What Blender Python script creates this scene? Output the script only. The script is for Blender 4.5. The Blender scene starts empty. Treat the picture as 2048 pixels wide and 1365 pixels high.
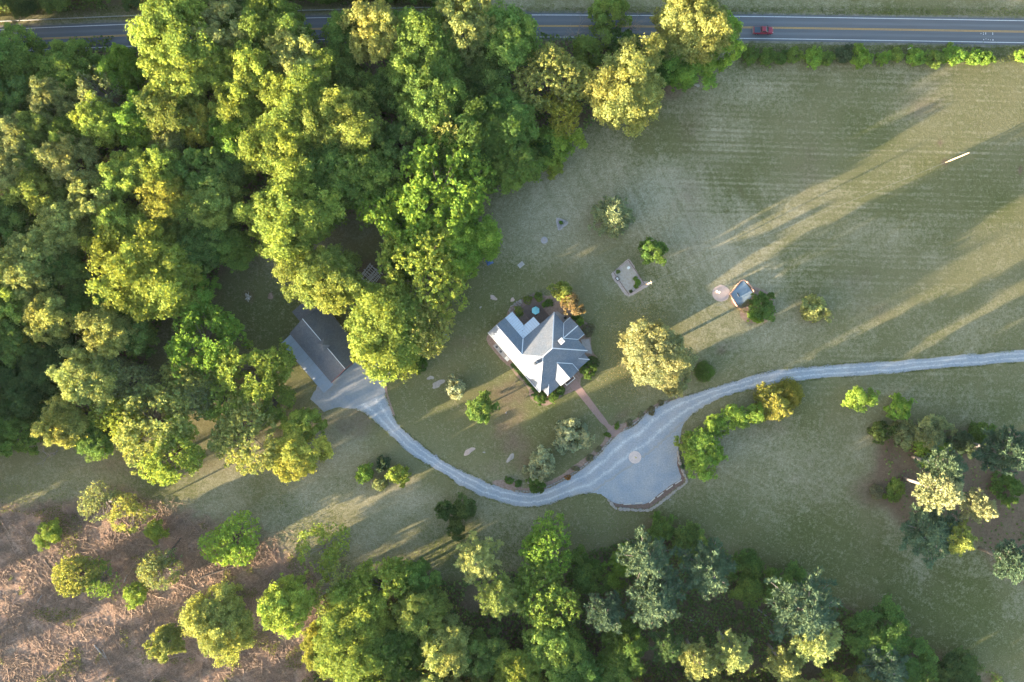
import bpy, math, random
import numpy as np
from mathutils import Vector, Matrix, geometry

# ------------------------------------------------------------------ camera, sky, sun, exposure
SC = bpy.context.scene
COL = SC.collection
CAM_H = 190.0                      # metres above the ground, looking straight down
FPX = 1357.0                       # focal length in pixels of a 2048-pixel-wide frame
SUN_EL = 7.0                       # degrees
SUN_AZ = 27.0                      # light travels towards this angle from +X

cam_d = bpy.data.cameras.new('camera'); cam = bpy.data.objects.new('camera', cam_d); COL.objects.link(cam)
cam.location = (0, 0, CAM_H); cam.rotation_euler = (0, 0, 0)
cam_d.sensor_width = 36.0; cam_d.lens = 36.0 * FPX / 2048.0
cam_d.clip_start = 1.0; cam_d.clip_end = 8000.0
SC.camera = cam

w = bpy.data.worlds.new('World'); SC.world = w; w.use_nodes = True
nt = w.node_tree
sky = nt.nodes.new('ShaderNodeTexSky'); sky.sky_type = 'NISHITA'; sky.sun_disc = False
sky.sun_elevation = math.radians(SUN_EL); sky.sun_rotation = math.radians(243.0)
sky.air_density = 1.0; sky.dust_density = 1.8; sky.ozone_density = 1.0
nt.links.new(sky.outputs[0], nt.nodes['Background'].inputs[0])
nt.nodes['Background'].inputs[1].default_value = 0.092

sd = bpy.data.lights.new('sun', 'SUN'); sd.energy = 4.4; sd.angle = math.radians(0.55); sd.color = (1.0, 0.79, 0.55)
sun = bpy.data.objects.new('sun', sd); COL.objects.link(sun); sun.location = (-200, -100, 80)
_e, _a = math.radians(SUN_EL), math.radians(SUN_AZ)
sun.rotation_euler = Vector((math.cos(_e)*math.cos(_a), math.cos(_e)*math.sin(_a), -math.sin(_e))).to_track_quat('-Z', 'Y').to_euler()

SC.view_settings.view_transform = 'Standard'; SC.view_settings.look = 'None'
SC.view_settings.exposure = 3.36; SC.view_settings.gamma = 1.0; SC.view_settings.use_curve_mapping = False
SC.render.engine = 'CYCLES'
SC.cycles.max_bounces = 7; SC.cycles.diffuse_bounces = 4; SC.cycles.glossy_bounces = 2
SC.cycles.transmission_bounces = 3; SC.cycles.transparent_max_bounces = 4
SC.cycles.use_denoising = True

# ------------------------------------------------------------------ helpers
RNG = np.random.default_rng(7)
random.seed(7)

def gz(x, y):
    """height of the ground: level round the house, falling gently away to the upper right meadow"""
    t = (x*.891 + y*.454 - 50.0)/5.0
    return -.037*5.0*np.logaddexp(0.0, t)

def P(px, py, z=0.0):
    """where something z metres above the ground stands when it is seen at pixel px,py of the 2048-wide frame, for laying the place out"""
    k = (CAM_H - z) / FPX; x, y = (px - 1024.0)*k, (682.5 - py)*k
    for _ in range(3):
        k = (CAM_H - z - gz(x, y)) / FPX; x, y = (px - 1024.0)*k, (682.5 - py)*k
    return (x, y)

def P3(px, py, z=0.0):
    x, y = P(px, py, z); return Vector((float(x), float(y), float(z + gz(x, y))))

def PA(q, z):
    """the same for arrays of pixels"""
    x, y = P(q[:, 0], q[:, 1]); return np.stack([x, y, z + gz(x, y)], 1)

M_PX = CAM_H / FPX                 # metres per pixel on the ground

def tag(o, label=None, cat=None, group=None, kind=None):
    if label: o['label'] = label
    if cat: o['category'] = cat
    if group: o['group'] = group
    if kind: o['kind'] = kind
    return o

def empty(name, loc=(0, 0, 0), rz=0.0, label=None, cat=None, group=None):
    o = bpy.data.objects.new(name, None); COL.objects.link(o)
    o.location = loc; o.rotation_euler = (0, 0, rz); o.empty_display_size = 0.5
    return tag(o, label, cat, group)

def obj(name, me, parent=None, material=None, loc=None):
    o = bpy.data.objects.new(name, me); COL.objects.link(o)
    if material is not None and not me.materials: me.materials.append(material)
    if parent is not None: o.parent = parent
    if loc is not None: o.location = loc
    return o

class MB:
    """collects verts and faces for ONE mesh"""
    def __init__(s): s.v = []; s.f = []; s.smooth = False
    def add(s, vs, fs):
        o = len(s.v); s.v += [tuple(p) for p in vs]; s.f += [tuple(i + o for i in f) for f in fs]; return s
    def box(s, c, size, rz=0.0, taper=1.0):
        hx, hy, hz = size[0]/2, size[1]/2, size[2]/2
        cs, sn = math.cos(rz), math.sin(rz); vs = []
        for sz in (-1, 1):
            t = taper if sz > 0 else 1.0
            for sx, sy in ((-1, -1), (1, -1), (1, 1), (-1, 1)):
                x, y = sx*hx*t, sy*hy*t
                vs.append((c[0] + x*cs - y*sn, c[1] + x*sn + y*cs, c[2] + sz*hz))
        return s.add(vs, [(3, 2, 1, 0), (4, 5, 6, 7), (0, 1, 5, 4), (1, 2, 6, 5), (2, 3, 7, 6), (3, 0, 4, 7)])
    def prism(s, poly, z0, z1):
        n = len(poly)
        vs = [(x, y, z0) for x, y in poly] + [(x, y, z1) for x, y in poly]
        return s.add(vs, [tuple(range(n))[::-1], tuple(range(n, 2*n))] + [(i, (i+1) % n, n + (i+1) % n, n + i) for i in range(n)])
    def tube(s, pts, radii, n=6, cap=True):
        pts = [Vector(p) for p in pts]; vs = []; fs = []
        for i, p in enumerate(pts):
            d = (pts[min(i+1, len(pts)-1)] - pts[max(i-1, 0)])
            d = d.normalized() if d.length > 1e-6 else Vector((0, 0, 1))
            t = d.orthogonal().normalized(); b = d.cross(t)
            if i and abs(d.z) < 0.999:
                t = Vector((0, 0, 1)).cross(d).normalized(); b = d.cross(t)
            elif abs(d.z) < 0.999:
                t = Vector((0, 0, 1)).cross(d).normalized(); b = d.cross(t)
            for k in range(n):
                a = 2*math.pi*k/n
                vs.append(p + (t*math.cos(a) + b*math.sin(a))*radii[i])
        for i in range(len(pts)-1):
            for k in range(n):
                fs.append((i*n+k, i*n+(k+1) % n, (i+1)*n+(k+1) % n, (i+1)*n+k))
        if cap: fs += [tuple(range(n))[::-1], tuple(range((len(pts)-1)*n, len(pts)*n))]
        return s.add(vs, fs)
    def bar(s, p, q, wd, ht):
        p, q = Vector(p), Vector(q); d = (q-p).normalized()
        t = Vector((0, 0, 1)).cross(d); t = t.normalized() if t.length > 1e-4 else Vector((1, 0, 0)); u = d.cross(t)
        vs = []
        for c in (p, q):
            for a, b in ((-1, -1), (1, -1), (1, 1), (-1, 1)): vs.append(c + t*a*wd/2 + u*b*ht/2)
        return s.add(vs, [(3, 2, 1, 0), (4, 5, 6, 7), (0, 1, 5, 4), (1, 2, 6, 5), (2, 3, 7, 6), (3, 0, 4, 7)])
    def mesh(s, name, smooth=None):
        me = bpy.data.meshes.new(name); me.from_pydata(s.v, [], s.f); me.update()
        if smooth or s.smooth: me.polygons.foreach_set('use_smooth', [True]*len(me.polygons))
        return me
    def build(s, name, material, parent=None, loc=None, smooth=False):
        return obj(name, s.mesh(name, smooth), parent, material, loc)

# ------------------------------------------------------------------ materials
MATS = {}
def nodes_of(name):
    m = bpy.data.materials.new(name); m.use_nodes = True
    n = m.node_tree.nodes; l = m.node_tree.links
    return m, n, l, n['Principled BSDF']

def node(n, t, **kw):
    x = n.new(t)
    for k, v in kw.items(): setattr(x, k, v)
    return x

def mixc(n, l, fac, a, b, blend='MIX'):
    x = n.new('ShaderNodeMix'); x.data_type = 'RGBA'; x.blend_type = blend; x.clamp_factor = True
    for sock, v in ((x.inputs[0], fac), (x.inputs[6], a), (x.inputs[7], b)):
        if isinstance(v, (int, float)): sock.default_value = v
        elif isinstance(v, tuple): sock.default_value = (*v, 1.0) if len(v) == 3 else v
        else: l.new(v, sock)
    return x.outputs[2]

def mth(n, l, op, a, b=0.0, clamp=False, c=None):
    x = n.new('ShaderNodeMath'); x.operation = op; x.use_clamp = clamp
    for sock, v in zip(x.inputs, (a, b) if c is None else (a, b, c)):
        if isinstance(v, (int, float)): sock.default_value = v
        else: l.new(v, sock)
    return x.outputs[0]

def noise(n, l, co, scale, detail=4.0, rough=0.55):
    x = n.new('ShaderNodeTexNoise'); x.inputs['Scale'].default_value = scale
    x.inputs['Detail'].default_value = detail; x.inputs['Roughness'].default_value = rough
    if co is not None: l.new(co, x.inputs['Vector'])
    return x.outputs[0]

def world_co(n, l, scale=(1, 1, 1), rot=0.0):
    """world position turned by -rot, then stretched"""
    g = n.new('ShaderNodeNewGeometry'); out = g.outputs['Position']
    if rot:
        mr = n.new('ShaderNodeMapping'); mr.inputs['Rotation'].default_value = (0, 0, -rot); l.new(out, mr.inputs[0]); out = mr.outputs[0]
    if scale != (1, 1, 1):
        mp = n.new('ShaderNodeMapping'); mp.inputs['Scale'].default_value = scale; l.new(out, mp.inputs[0]); out = mp.outputs[0]
    return out

def bump(n, l, h, bs, strength=0.5, dist=0.05):
    b = n.new('ShaderNodeBump'); b.inputs['Strength'].default_value = strength; b.inputs['Distance'].default_value = dist
    l.new(h, b.inputs['Height']); l.new(b.outputs[0], bs.inputs['Normal'])

def mat(name, col, rough=0.85, var=0.25, scale=1.2, col2=None, bmp=0.3, bdist=0.03, metallic=0.0, stretch=(1, 1, 1), rot=0.0, spec=0.3):
    """plain weathered material: two noises move the colour, a third is fine relief"""
    if name in MATS: return MATS[name]
    m, n, l, bs = nodes_of(name)
    co = world_co(n, l, stretch, rot)
    n1 = noise(n, l, co, scale, 5); n2 = noise(n, l, co, scale*5.3, 3)
    c2 = col2 or tuple(c*(1-var) for c in col)
    f = mth(n, l, 'MULTIPLY_ADD', n1, 2.2, -0.6, c=-0.6) if False else mth(n, l, 'SUBTRACT', mth(n, l, 'MULTIPLY', n1, 2.4), 0.7, True)
    c = mixc(n, l, f, tuple(col), tuple(c2))
    v = mth(n, l, 'ADD', mth(n, l, 'MULTIPLY', n2, var*1.6), 1.0 - var*0.8)
    c = mixc(n, l, 1.0, c, v, 'MULTIPLY')
    l.new(c, bs.inputs['Base Color'])
    bs.inputs['Roughness'].default_value = rough; bs.inputs['Metallic'].default_value = metallic
    bs.inputs['Specular IOR Level'].default_value = spec
    if bmp: bump(n, l, n2, bs, bmp, bdist)
    MATS[name] = m
    return m

def leaf_mat(name, trans=0.5):
    """leaf: the object's own tint, each leaf a little different, light shines partly through"""
    m, n, l, bs = nodes_of(name); n.remove(bs)
    out = n['Material Output']
    oi = n.new('ShaderNodeObjectInfo'); at = node(n, 'ShaderNodeAttribute', attribute_name='tone')
    at2 = node(n, 'ShaderNodeAttribute', attribute_name='hue')
    yel = mixc(n, l, 1.0, oi.outputs['Color'], (1.22, 1.08, 0.85), 'MULTIPLY')
    gre = mixc(n, l, 1.0, oi.outputs['Color'], (0.80, 0.94, 1.0), 'MULTIPLY')
    c = mixc(n, l, at2.outputs['Fac'], gre, yel)
    c = mixc(n, l, 1.0, c, at.outputs['Fac'], 'MULTIPLY')
    d = n.new('ShaderNodeBsdfDiffuse'); t = n.new('ShaderNodeBsdfTranslucent'); mx = n.new('ShaderNodeMixShader')
    ct = mixc(n, l, 1.0, c, (1.15, 1.1, 0.6), 'MULTIPLY')
    l.new(c, d.inputs[0]); l.new(ct, t.inputs[0])
    mx.inputs[0].default_value = trans
    l.new(d.outputs[0], mx.inputs[1]); l.new(t.outputs[0], mx.inputs[2]); l.new(mx.outputs[0], out.inputs[0])
    return m
LEAF = leaf_mat('leaf'); NEEDLE = leaf_mat('needle', 0.15)
BARK = mat('bark', (0.16, 0.13, 0.105), 0.9, 0.4, 2.0)
PBARK = mat('pine_bark', (0.30, 0.27, 0.26), 0.9, 0.4, 2.0)
BAREBARK = mat('bare_bark', (0.27, 0.235, 0.22), 0.9, 0.3, 2.0)

# ------------------------------------------------------------------ noise on arrays, polygons
def vnoise(x, y, seed=0):
    xi = np.floor(x).astype(np.int64); yi = np.floor(y).astype(np.int64)
    xf = x - xi; yf = y - yi
    def h(a, b):
        n = (a*374761393 + b*668265263 + seed*974711) & 0x7fffffff
        n = ((n ^ (n >> 13))*1274126177) & 0x7fffffff
        return ((n ^ (n >> 16)) & 0xffff)/65535.0
    u = xf*xf*(3-2*xf); v = yf*yf*(3-2*yf)
    return (h(xi, yi)*(1-u)+h(xi+1, yi)*u)*(1-v) + (h(xi, yi+1)*(1-u)+h(xi+1, yi+1)*u)*v

def fbm(x, y, seed=0, o=4):
    s = 0; a = 0.5; t = 0
    for i in range(o):
        s = s + a*vnoise(x*2**i, y*2**i, seed+i*17); t += a; a *= 0.5
    return s/t

def in_poly(x, y, poly):
    c = np.zeros(x.shape, bool); n = len(poly); j = n-1
    for i in range(n):
        xi, yi = poly[i]; xj, yj = poly[j]
        if yi != yj:
            c ^= ((yi > y) != (yj > y)) & (x < (xj-xi)*(y-yi)/(yj-yi)+xi)
        j = i
    return c

def smooth_loop(poly, step=6.0, jit=0.0, seed=1, closed=True, curve=True):
    """Catmull-Rom through pixel points, dense, with an uneven edge"""
    pts = [np.array(p, float) for p in poly]; n = len(pts); out = []
    r = np.random.default_rng(seed)
    for i in range(n if closed else n-1):
        p0, p1, p2, p3 = pts[(i-1) % n], pts[i], pts[(i+1) % n], pts[(i+2) % n]
        if not closed:
            p0 = pts[max(i-1, 0)]; p3 = pts[min(i+2, n-1)]
        k = max(1, int(np.linalg.norm(p2-p1)/step))
        for s in range(k):
            t = s/k
            if curve:
                q = 0.5*((2*p1)+(-p0+p2)*t+(2*p0-5*p1+4*p2-p3)*t*t+(-p0+3*p1-3*p2+p3)*t**3)
            else: q = p1+(p2-p1)*t
            out.append(q + r.normal(0, jit, 2) if jit else q)
    if not closed: out.append(pts[-1])
    return out

def sheet(name, poly, z, material, parent=None, jit=0.6, step=5.0, curve=True, seed=1, depth=0.0):
    """a ground sheet with an uneven outline; depth > 0 gives it a real edge"""
    pp = smooth_loop(poly, step, jit, seed, True, curve)
    w2 = [P(*p) for p in pp]
    tris = geometry.tessellate_polygon([[Vector((x, y, 0)) for x, y in w2]])
    n = len(w2); vs = [(x, y, z+gz(x, y)) for x, y in w2]; fs = []
    for t in tris:
        a, b, c = [Vector(w2[i]) for i in t]
        fs.append(tuple(t) if (b-a).cross(c-a) > 0 else tuple(t)[::-1])
    if depth:
        vs += [(x, y, z-depth+gz(x, y)) for x, y in w2]
        area = sum(w2[i][0]*w2[(i+1) % n][1]-w2[(i+1) % n][0]*w2[i][1] for i in range(n))
        for i in range(n):
            j = (i+1) % n
            fs.append((i, n+i, n+j, j) if area > 0 else (i, j, n+j, n+i))
    me = bpy.data.meshes.new(name); me.from_pydata(vs, [], fs); me.update()
    return obj(name, me, parent, material)
# ------------------------------------------------------------------ the ground: one sheet to the horizon
CLEARCUT = [(-260, 985), (-60, 1000), (60, 1025), (150, 1000), (260, 985), (330, 1020), (420, 1050), (540, 1080), (610, 1120), (640, 1170),
            (650, 1230), (640, 1300), (660, 1480), (-260, 1480)]
WOOD = [(-300, 90), (230, 75), (600, 55), (1040, 65), (1300, 90), (1340, 170), (1200, 240), (1130, 290), (1000, 330), (960, 420), (720, 420), (640, 470),
        (520, 500), (440, 540), (420, 620), (330, 640), (300, 720), (270, 800), (200, 880), (-300, 900)]
WOOD_S = [(640, 1180), (780, 1150), (900, 1160), (1000, 1150), (1220, 1090), (1330, 1050), (1420, 1075), (1520, 1150), (1600, 1170), (1720, 1230),
          (1850, 1290), (2000, 1350), (2060, 1500), (620, 1500)]
WOOD_E = [(1770, 880), (1830, 850), (1990, 860), (2100, 880), (2100, 1180), (1990, 1150), (1960, 1080), (1850, 1090), (1800, 1040), (1760, 960)]
WOOD_N = [(-300, -300), (900, -300), (900, 8), (640, 12), (300, 18), (-300, 38)]

def make_ground():
    fx = np.arange(-186, 186.01, 0.9); fy = np.arange(-128, 128.01, 0.9)
    ext = np.array([225, 300, 420, 650, 1100, 2000, 3800.0])
    xs = np.concatenate([-ext[::-1], fx, ext]); ys = np.concatenate([-ext[::-1], fy, ext])
    X, Y = np.meshgrid(xs, ys); nx, ny = len(xs), len(ys)
    kk = FPX/(CAM_H-np.maximum(gz(X, Y), -14.0)); px = X*kk + 1024; py = 682.5 - Y*kk
    def blob(cx, cy, rx, ry, ang=0, soft=0.5):
        a = math.radians(ang); dx, dy = px-cx, py-cy
        u = (dx*math.cos(a)+dy*math.sin(a))/rx; v = (-dx*math.sin(a)+dy*math.cos(a))/ry
        d = np.sqrt(u*u+v*v)
        return np.clip((1+soft-d)/(2*soft), 0, 1)
    wx = px + 26*(fbm(X*.10, Y*.10, 3)-.5)*2; wy = py + 26*(fbm(X*.10+50, Y*.10, 5)-.5)*2
    def soft(poly, k=9):
        m = in_poly(wx, wy, poly).astype(float)
        for _ in range(k):
            m[1:-1, 1:-1] = (m[1:-1, 1:-1]*2 + m[:-2, 1:-1] + m[2:, 1:-1] + m[1:-1, :-2] + m[1:-1, 2:])/6
        return m
    big = fbm(X*.018, Y*.018, 11); mid = fbm(X*.07, Y*.07, 23); fin = fbm(X*.3, Y*.3, 31, 3)
    dry = 0.22 + 1.3*(big-.5) + 1.2*(mid-.5)
    dry += .40*blob(1300, 400, 220, 90, 25) + .30*blob(1120, 400, 100, 60) + .35*blob(1500, 665, 110, 40, -8) + .2*blob(1700, 500, 260, 120)
    dry += .12*blob(1600, 960, 200, 90) - .15*blob(1700, 1100, 400, 200) + .28*blob(700, 860, 80, 50) + .2*blob(760, 1000, 120, 40) - .35*blob(1620, 1230, 400, 120, 20)
    dry += .45*blob(868, 762, 20, 14, -25, .4) + .3*blob(860, 730, 60, 14, -35) + .3*blob(800, 600, 120, 30, -35)
    dry -= .25*blob(900, 850, 140, 90) + .2*blob(1200, 760, 60, 120)
    dry -= .5*blob(980, 760, 300, 200, 0, .3) + .3*blob(1720, 1210, 420, 140, 15) + .2*blob(1900, 800, 300, 80)
    lush = .30 + .30*blob(980, 760, 300, 200, 0, .3) + .25*blob(1650, 1080, 400, 200) + 1.7*(fbm(X*.05, Y*.05, 47)-.5)
    lush += .5*blob(1030, 350, 60, 60) + .6*blob(560, 640, 120, 60, 40) + .35*blob(800, 1080, 320, 60) + .4*blob(1780, 1180, 300, 120)
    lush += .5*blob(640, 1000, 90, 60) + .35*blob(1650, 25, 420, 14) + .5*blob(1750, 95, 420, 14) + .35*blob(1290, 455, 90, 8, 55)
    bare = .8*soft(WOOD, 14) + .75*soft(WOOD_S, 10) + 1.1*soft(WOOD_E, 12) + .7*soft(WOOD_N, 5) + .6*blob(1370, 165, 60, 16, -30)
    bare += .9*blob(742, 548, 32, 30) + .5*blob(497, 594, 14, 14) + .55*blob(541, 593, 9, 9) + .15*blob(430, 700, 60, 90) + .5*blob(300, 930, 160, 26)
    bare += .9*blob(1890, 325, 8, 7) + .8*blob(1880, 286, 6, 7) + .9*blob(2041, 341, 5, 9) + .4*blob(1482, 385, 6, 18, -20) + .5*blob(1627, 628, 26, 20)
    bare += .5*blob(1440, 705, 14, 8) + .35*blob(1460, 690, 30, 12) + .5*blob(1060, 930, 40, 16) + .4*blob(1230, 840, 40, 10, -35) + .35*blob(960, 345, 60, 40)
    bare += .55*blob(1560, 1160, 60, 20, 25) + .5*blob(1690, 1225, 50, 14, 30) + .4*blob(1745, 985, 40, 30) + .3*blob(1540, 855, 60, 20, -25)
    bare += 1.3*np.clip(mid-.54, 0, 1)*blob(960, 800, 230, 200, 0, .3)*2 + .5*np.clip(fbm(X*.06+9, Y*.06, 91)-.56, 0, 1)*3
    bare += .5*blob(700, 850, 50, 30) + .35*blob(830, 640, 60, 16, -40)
    cut = soft(CLEARCUT, 16)
    cut = np.clip(cut*1.35 - .35*(mid > .62)*(cut < .9), 0, 1)
    sa = np.clip(blob(1760, 330, 430, 260, 0, .25)*1.2 + .8*blob(1850, 760, 300, 60), 0, 1)*np.clip((py-128)/14, 0, 1)
    sb = np.clip(blob(1400, 470, 160, 150, 0, .4) + .7*blob(1180, 360, 120, 80), 0, 1)
    sc = np.clip(blob(960, 830, 190, 170, 0, .3), 0, 1)
    sd = np.clip(blob(1650, 1080, 330, 170, 20, .4), 0, 1)
    Z = np.maximum(gz(X, Y), -14.0)
    V = np.stack([X, Y, Z], -1).reshape(-1, 3)
    idx = np.arange(nx*ny).reshape(ny, nx)
    F = np.stack([idx[:-1, :-1], idx[:-1, 1:], idx[1:, 1:], idx[1:, :-1]], -1).reshape(-1, 4)
    me = bpy.data.meshes.new('ground')
    me.vertices.add(len(V)); me.vertices.foreach_set('co', V.ravel())
    me.loops.add(F.size); me.loops.foreach_set('vertex_index', F.ravel().astype(np.int32))
    me.polygons.add(len(F)); me.polygons.foreach_set('loop_start', np.arange(0, F.size, 4, dtype=np.int32))
    me.update(calc_edges=True)
    for nm, ar in (('dry', dry), ('lush', lush), ('bare', bare), ('cut', cut), ('sa', sa), ('sb', sb), ('sc', sc), ('sd', sd)):
        at = me.attributes.new(nm, 'FLOAT', 'POINT'); at.data.foreach_set('value', np.clip(ar, 0, 1).ravel().astype(np.float32))
    return me

def ground_mat():
    m, n, l, bs = nodes_of('meadow')
    A = lambda k: node(n, 'ShaderNodeAttribute', attribute_name=k).outputs['Fac']
    co = world_co(n, l)
    n1 = noise(n, l, co, 0.35, 5, .6); n2 = noise(n, l, co, 1.1, 5, .7); n3 = noise(n, l, co, 3.2, 3, .7)
    n4 = noise(n, l, world_co(n, l, (1, 1, 1), .3), 0.09, 4)
    def stripes(rot, period, key, amp, st=.05, wave=.28):
        c2 = world_co(n, l, (st, 1, 1), rot)
        w1 = noise(n, l, c2, 1.0/period*1.4, 2, .5); w2 = noise(n, l, c2, 1.0/period*.25, 2, .5)
        wv = n.new('ShaderNodeTexWave'); wv.wave_type = 'BANDS'; wv.bands_direction = 'Y'; l.new(world_co(n, l, (1, 1, 1), rot), wv.inputs['Vector'])
        wv.inputs['Scale'].default_value = 0.314/period; wv.inputs['Distortion'].default_value = 1.6; wv.inputs['Detail'].default_value = 2; wv.inputs['Detail Scale'].default_value = .25
        s = mth(n, l, 'SUBTRACT', mth(n, l, 'ADD', w1, mth(n, l, 'MULTIPLY', wv.outputs['Fac'], wave)), .5+wave/2)
        s = mth(n, l, 'MULTIPLY', s, mth(n, l, 'SUBTRACT', mth(n, l, 'MULTIPLY', w2, 2.6), .7, True))
        return mth(n, l, 'MULTIPLY', mth(n, l, 'MULTIPLY', s, amp), A(key))
    st = mth(n, l, 'ADD', stripes(math.radians(-1.2), 1.5, 'sa', 1.5, .015, .22), stripes(math.radians(-66), 1.9, 'sb', 1.5, .03, 0.0))
    st = mth(n, l, 'ADD', st, stripes(math.radians(-62), 1.6, 'sc', .6, .1, 0.0))
    st = mth(n, l, 'ADD', st, stripes(math.radians(-28), 1.6, 'sd', .8, .06, 0.0))
    df = mth(n, l, 'ADD', A('dry'), mth(n, l, 'MULTIPLY', mth(n, l, 'SUBTRACT', n2, .5), 1.9))
    df = mth(n, l, 'ADD', df, mth(n, l, 'MULTIPLY', mth(n, l, 'SUBTRACT', n1, .5), 1.2))
    df = mth(n, l, 'ADD', df, st)
    df = mth(n, l, 'ADD', df, mth(n, l, 'MULTIPLY', mth(n, l, 'SUBTRACT', n3, .5), 1.1), True)
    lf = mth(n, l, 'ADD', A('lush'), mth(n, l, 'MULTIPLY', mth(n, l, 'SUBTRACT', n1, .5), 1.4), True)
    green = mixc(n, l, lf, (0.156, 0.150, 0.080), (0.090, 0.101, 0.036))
    c = mixc(n, l, df, green, (0.290, 0.266, 0.186))
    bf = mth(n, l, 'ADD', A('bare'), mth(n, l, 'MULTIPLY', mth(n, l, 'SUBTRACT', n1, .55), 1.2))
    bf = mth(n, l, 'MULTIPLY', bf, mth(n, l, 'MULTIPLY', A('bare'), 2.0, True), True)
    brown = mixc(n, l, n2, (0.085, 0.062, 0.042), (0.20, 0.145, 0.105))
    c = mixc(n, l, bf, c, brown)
    # the cleared land: chips, bark and bleached slash
    cs = world_co(n, l, (1, .35, 1), math.radians(35)); s1 = noise(n, l, cs, 1.3, 5, .7); s2 = noise(n, l, world_co(n, l, (.3, 1, 1), math.radians(20)), 2.4, 4, .7)
    sm = mth(n, l, 'SUBTRACT', mth(n, l, 'MULTIPLY', mth(n, l, 'ADD', s1, s2), 1.9), 1.4, True)
    slash = mixc(n, l, sm, (0.12, 0.075, 0.058), (0.42, 0.295, 0.22))
    slash = mixc(n, l, mth(n, l, 'SUBTRACT', mth(n, l, 'MULTIPLY', n4, 3.0), 1.35, True), slash, (0.19, 0.122, 0.095))
    cf = mth(n, l, 'ADD', A('cut'), mth(n, l, 'MULTIPLY', mth(n, l, 'SUBTRACT', n1, .5), 1.2))
    cf = mth(n, l, 'MULTIPLY', cf, mth(n, l, 'MULTIPLY', A('cut'), 3.0, True), True)
    c = mixc(n, l, cf, c, slash)
    v = mth(n, l, 'ADD', mth(n, l, 'MULTIPLY', n3, 1.0), .5)
    c = mixc(n, l, 1.0, c, v, 'MULTIPLY')
    l.new(c, bs.inputs['Base Color']); bs.inputs['Roughness'].default_value = 1.0; bs.inputs['Specular IOR Level'].default_value = 0.0
    hgt = mth(n, l, 'ADD', mth(n, l, 'MULTIPLY', n2, .6), mth(n, l, 'MULTIPLY', n3, .35))
    hgt = mth(n, l, 'ADD', hgt, mth(n, l, 'MULTIPLY', mth(n, l, 'MULTIPLY', s1, A('cut')), 1.2))
    bump(n, l, hgt, bs, 0.6, 0.22)
    return m
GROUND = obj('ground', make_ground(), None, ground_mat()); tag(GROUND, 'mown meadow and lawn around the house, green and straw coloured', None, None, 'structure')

# ------------------------------------------------------------------ country road along the top
def ribbon(name, pairs, z, material, parent=None, sub=6, dens=2):
    L = smooth_loop([a for a, b in pairs], 8, 0, 1, False); R = []
    # resample both edges with the same parameters
    def dense(pts, k):
        out = []; pts = [np.array(p, float) for p in pts]; n = len(pts)
        for i in range(n-1):
            p0, p1, p2, p3 = pts[max(i-1, 0)], pts[i], pts[i+1], pts[min(i+2, n-1)]
            for s in range(k):
                t = s/k; out.append(0.5*((2*p1)+(-p0+p2)*t+(2*p0-5*p1+4*p2-p3)*t*t+(-p0+3*p1-3*p2+p3)*t**3))
        out.append(pts[-1]); return out
    A_ = dense([a for a, b in pairs], 8); B_ = dense([b for a, b in pairs], 8)
    vs = []; fs = []; uv = []; acc = 0; prev = None; m = sub+1
    r = np.random.default_rng(5)
    for a, b in zip(A_, B_):
        c = (a+b)/2; acc += 0 if prev is None else np.linalg.norm(c-prev)*M_PX; prev = c
        d = (b-a)/np.linalg.norm(b-a)
        a = a + d*r.normal(0, .5)*dens; b = b + d*r.normal(0, .5)*dens
        for k in range(m):
            q = a+(b-a)*k/sub; x, y = P(*q); vs.append((x, y, z+gz(x, y))); uv.append((k/sub*2-1, acc))
    for i in range(len(A_)-1):
        for k in range(sub):
            fs.append((i*m+k, (i+1)*m+k, (i+1)*m+k+1, i*m+k+1))
    me = bpy.data.meshes.new(name); me.from_pydata(vs, [], fs); me.update()
    if me.polygons[0].normal.z < 0: me.flip_normals()
    at = me.attributes.new('across', 'FLOAT', 'POINT'); at.data.foreach_set('value', [u for u, v in uv])
    return obj(name, me, parent, material)

ROADC = [(-900, 150), (-400, 106), (0, 82), (284, 70), (460, 62.5), (684, 57), (824, 54), (1080, 52.5), (1500, 55.5), (2048, 64), (2500, 72), (3200, 88)]
def road_off(o, w): # strip of the road centred o px off its middle, w px wide
    out = []
    for i, p in enumerate(ROADC):
        a = np.array(ROADC[max(i-1, 0)], float); b = np.array(ROADC[min(i+1, len(ROADC)-1)], float)
        d = (b-a)/np.linalg.norm(b-a); nn = np.array([-d[1], d[0]])
        out.append((np.array(p)+nn*(o-w/2), np.array(p)+nn*(o+w/2)))
    return out
def asphalt():
    m, n, l, bs = nodes_of('asphalt')
    u = node(n, 'ShaderNodeAttribute', attribute_name='across').outputs['Fac']
    au = mth(n, l, 'ABSOLUTE', u)
    tr = mth(n, l, 'ABSOLUTE', mth(n, l, 'SUBTRACT', au, .42))          # middle of each lane
    tr = mth(n, l, 'SUBTRACT', 1.0, mth(n, l, 'MULTIPLY', tr, 6.0), True)
    ns = noise(n, l, world_co(n, l, (.04, 1, 1)), 1.5, 4); n2 = noise(n, l, world_co(n, l), 9, 3)
    c = mixc(n, l, mth(n, l, 'MULTIPLY', tr, mth(n, l, 'ADD', ns, .1)), (0.095, 0.105, 0.125), (0.155, 0.168, 0.188))
    c = mixc(n, l, mth(n, l, 'SUBTRACT', mth(n, l, 'MULTIPLY', ns, 1.6), .5, True), c, (0.075, 0.082, 0.095))
    c = mixc(n, l, 1.0, c, mth(n, l, 'ADD', mth(n, l, 'MULTIPLY', n2, .5), .75), 'MULTIPLY')
    l.new(c, bs.inputs['Base Color']); bs.inputs['Roughness'].default_value = .8; bump(n, l, n2, bs, .2, .01)
    return m
ASPH = asphalt()
WHITE_LINE = mat('road_paint_white', (0.62, 0.63, 0.66), .7, .25, 2.0, bmp=.1)
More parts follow.
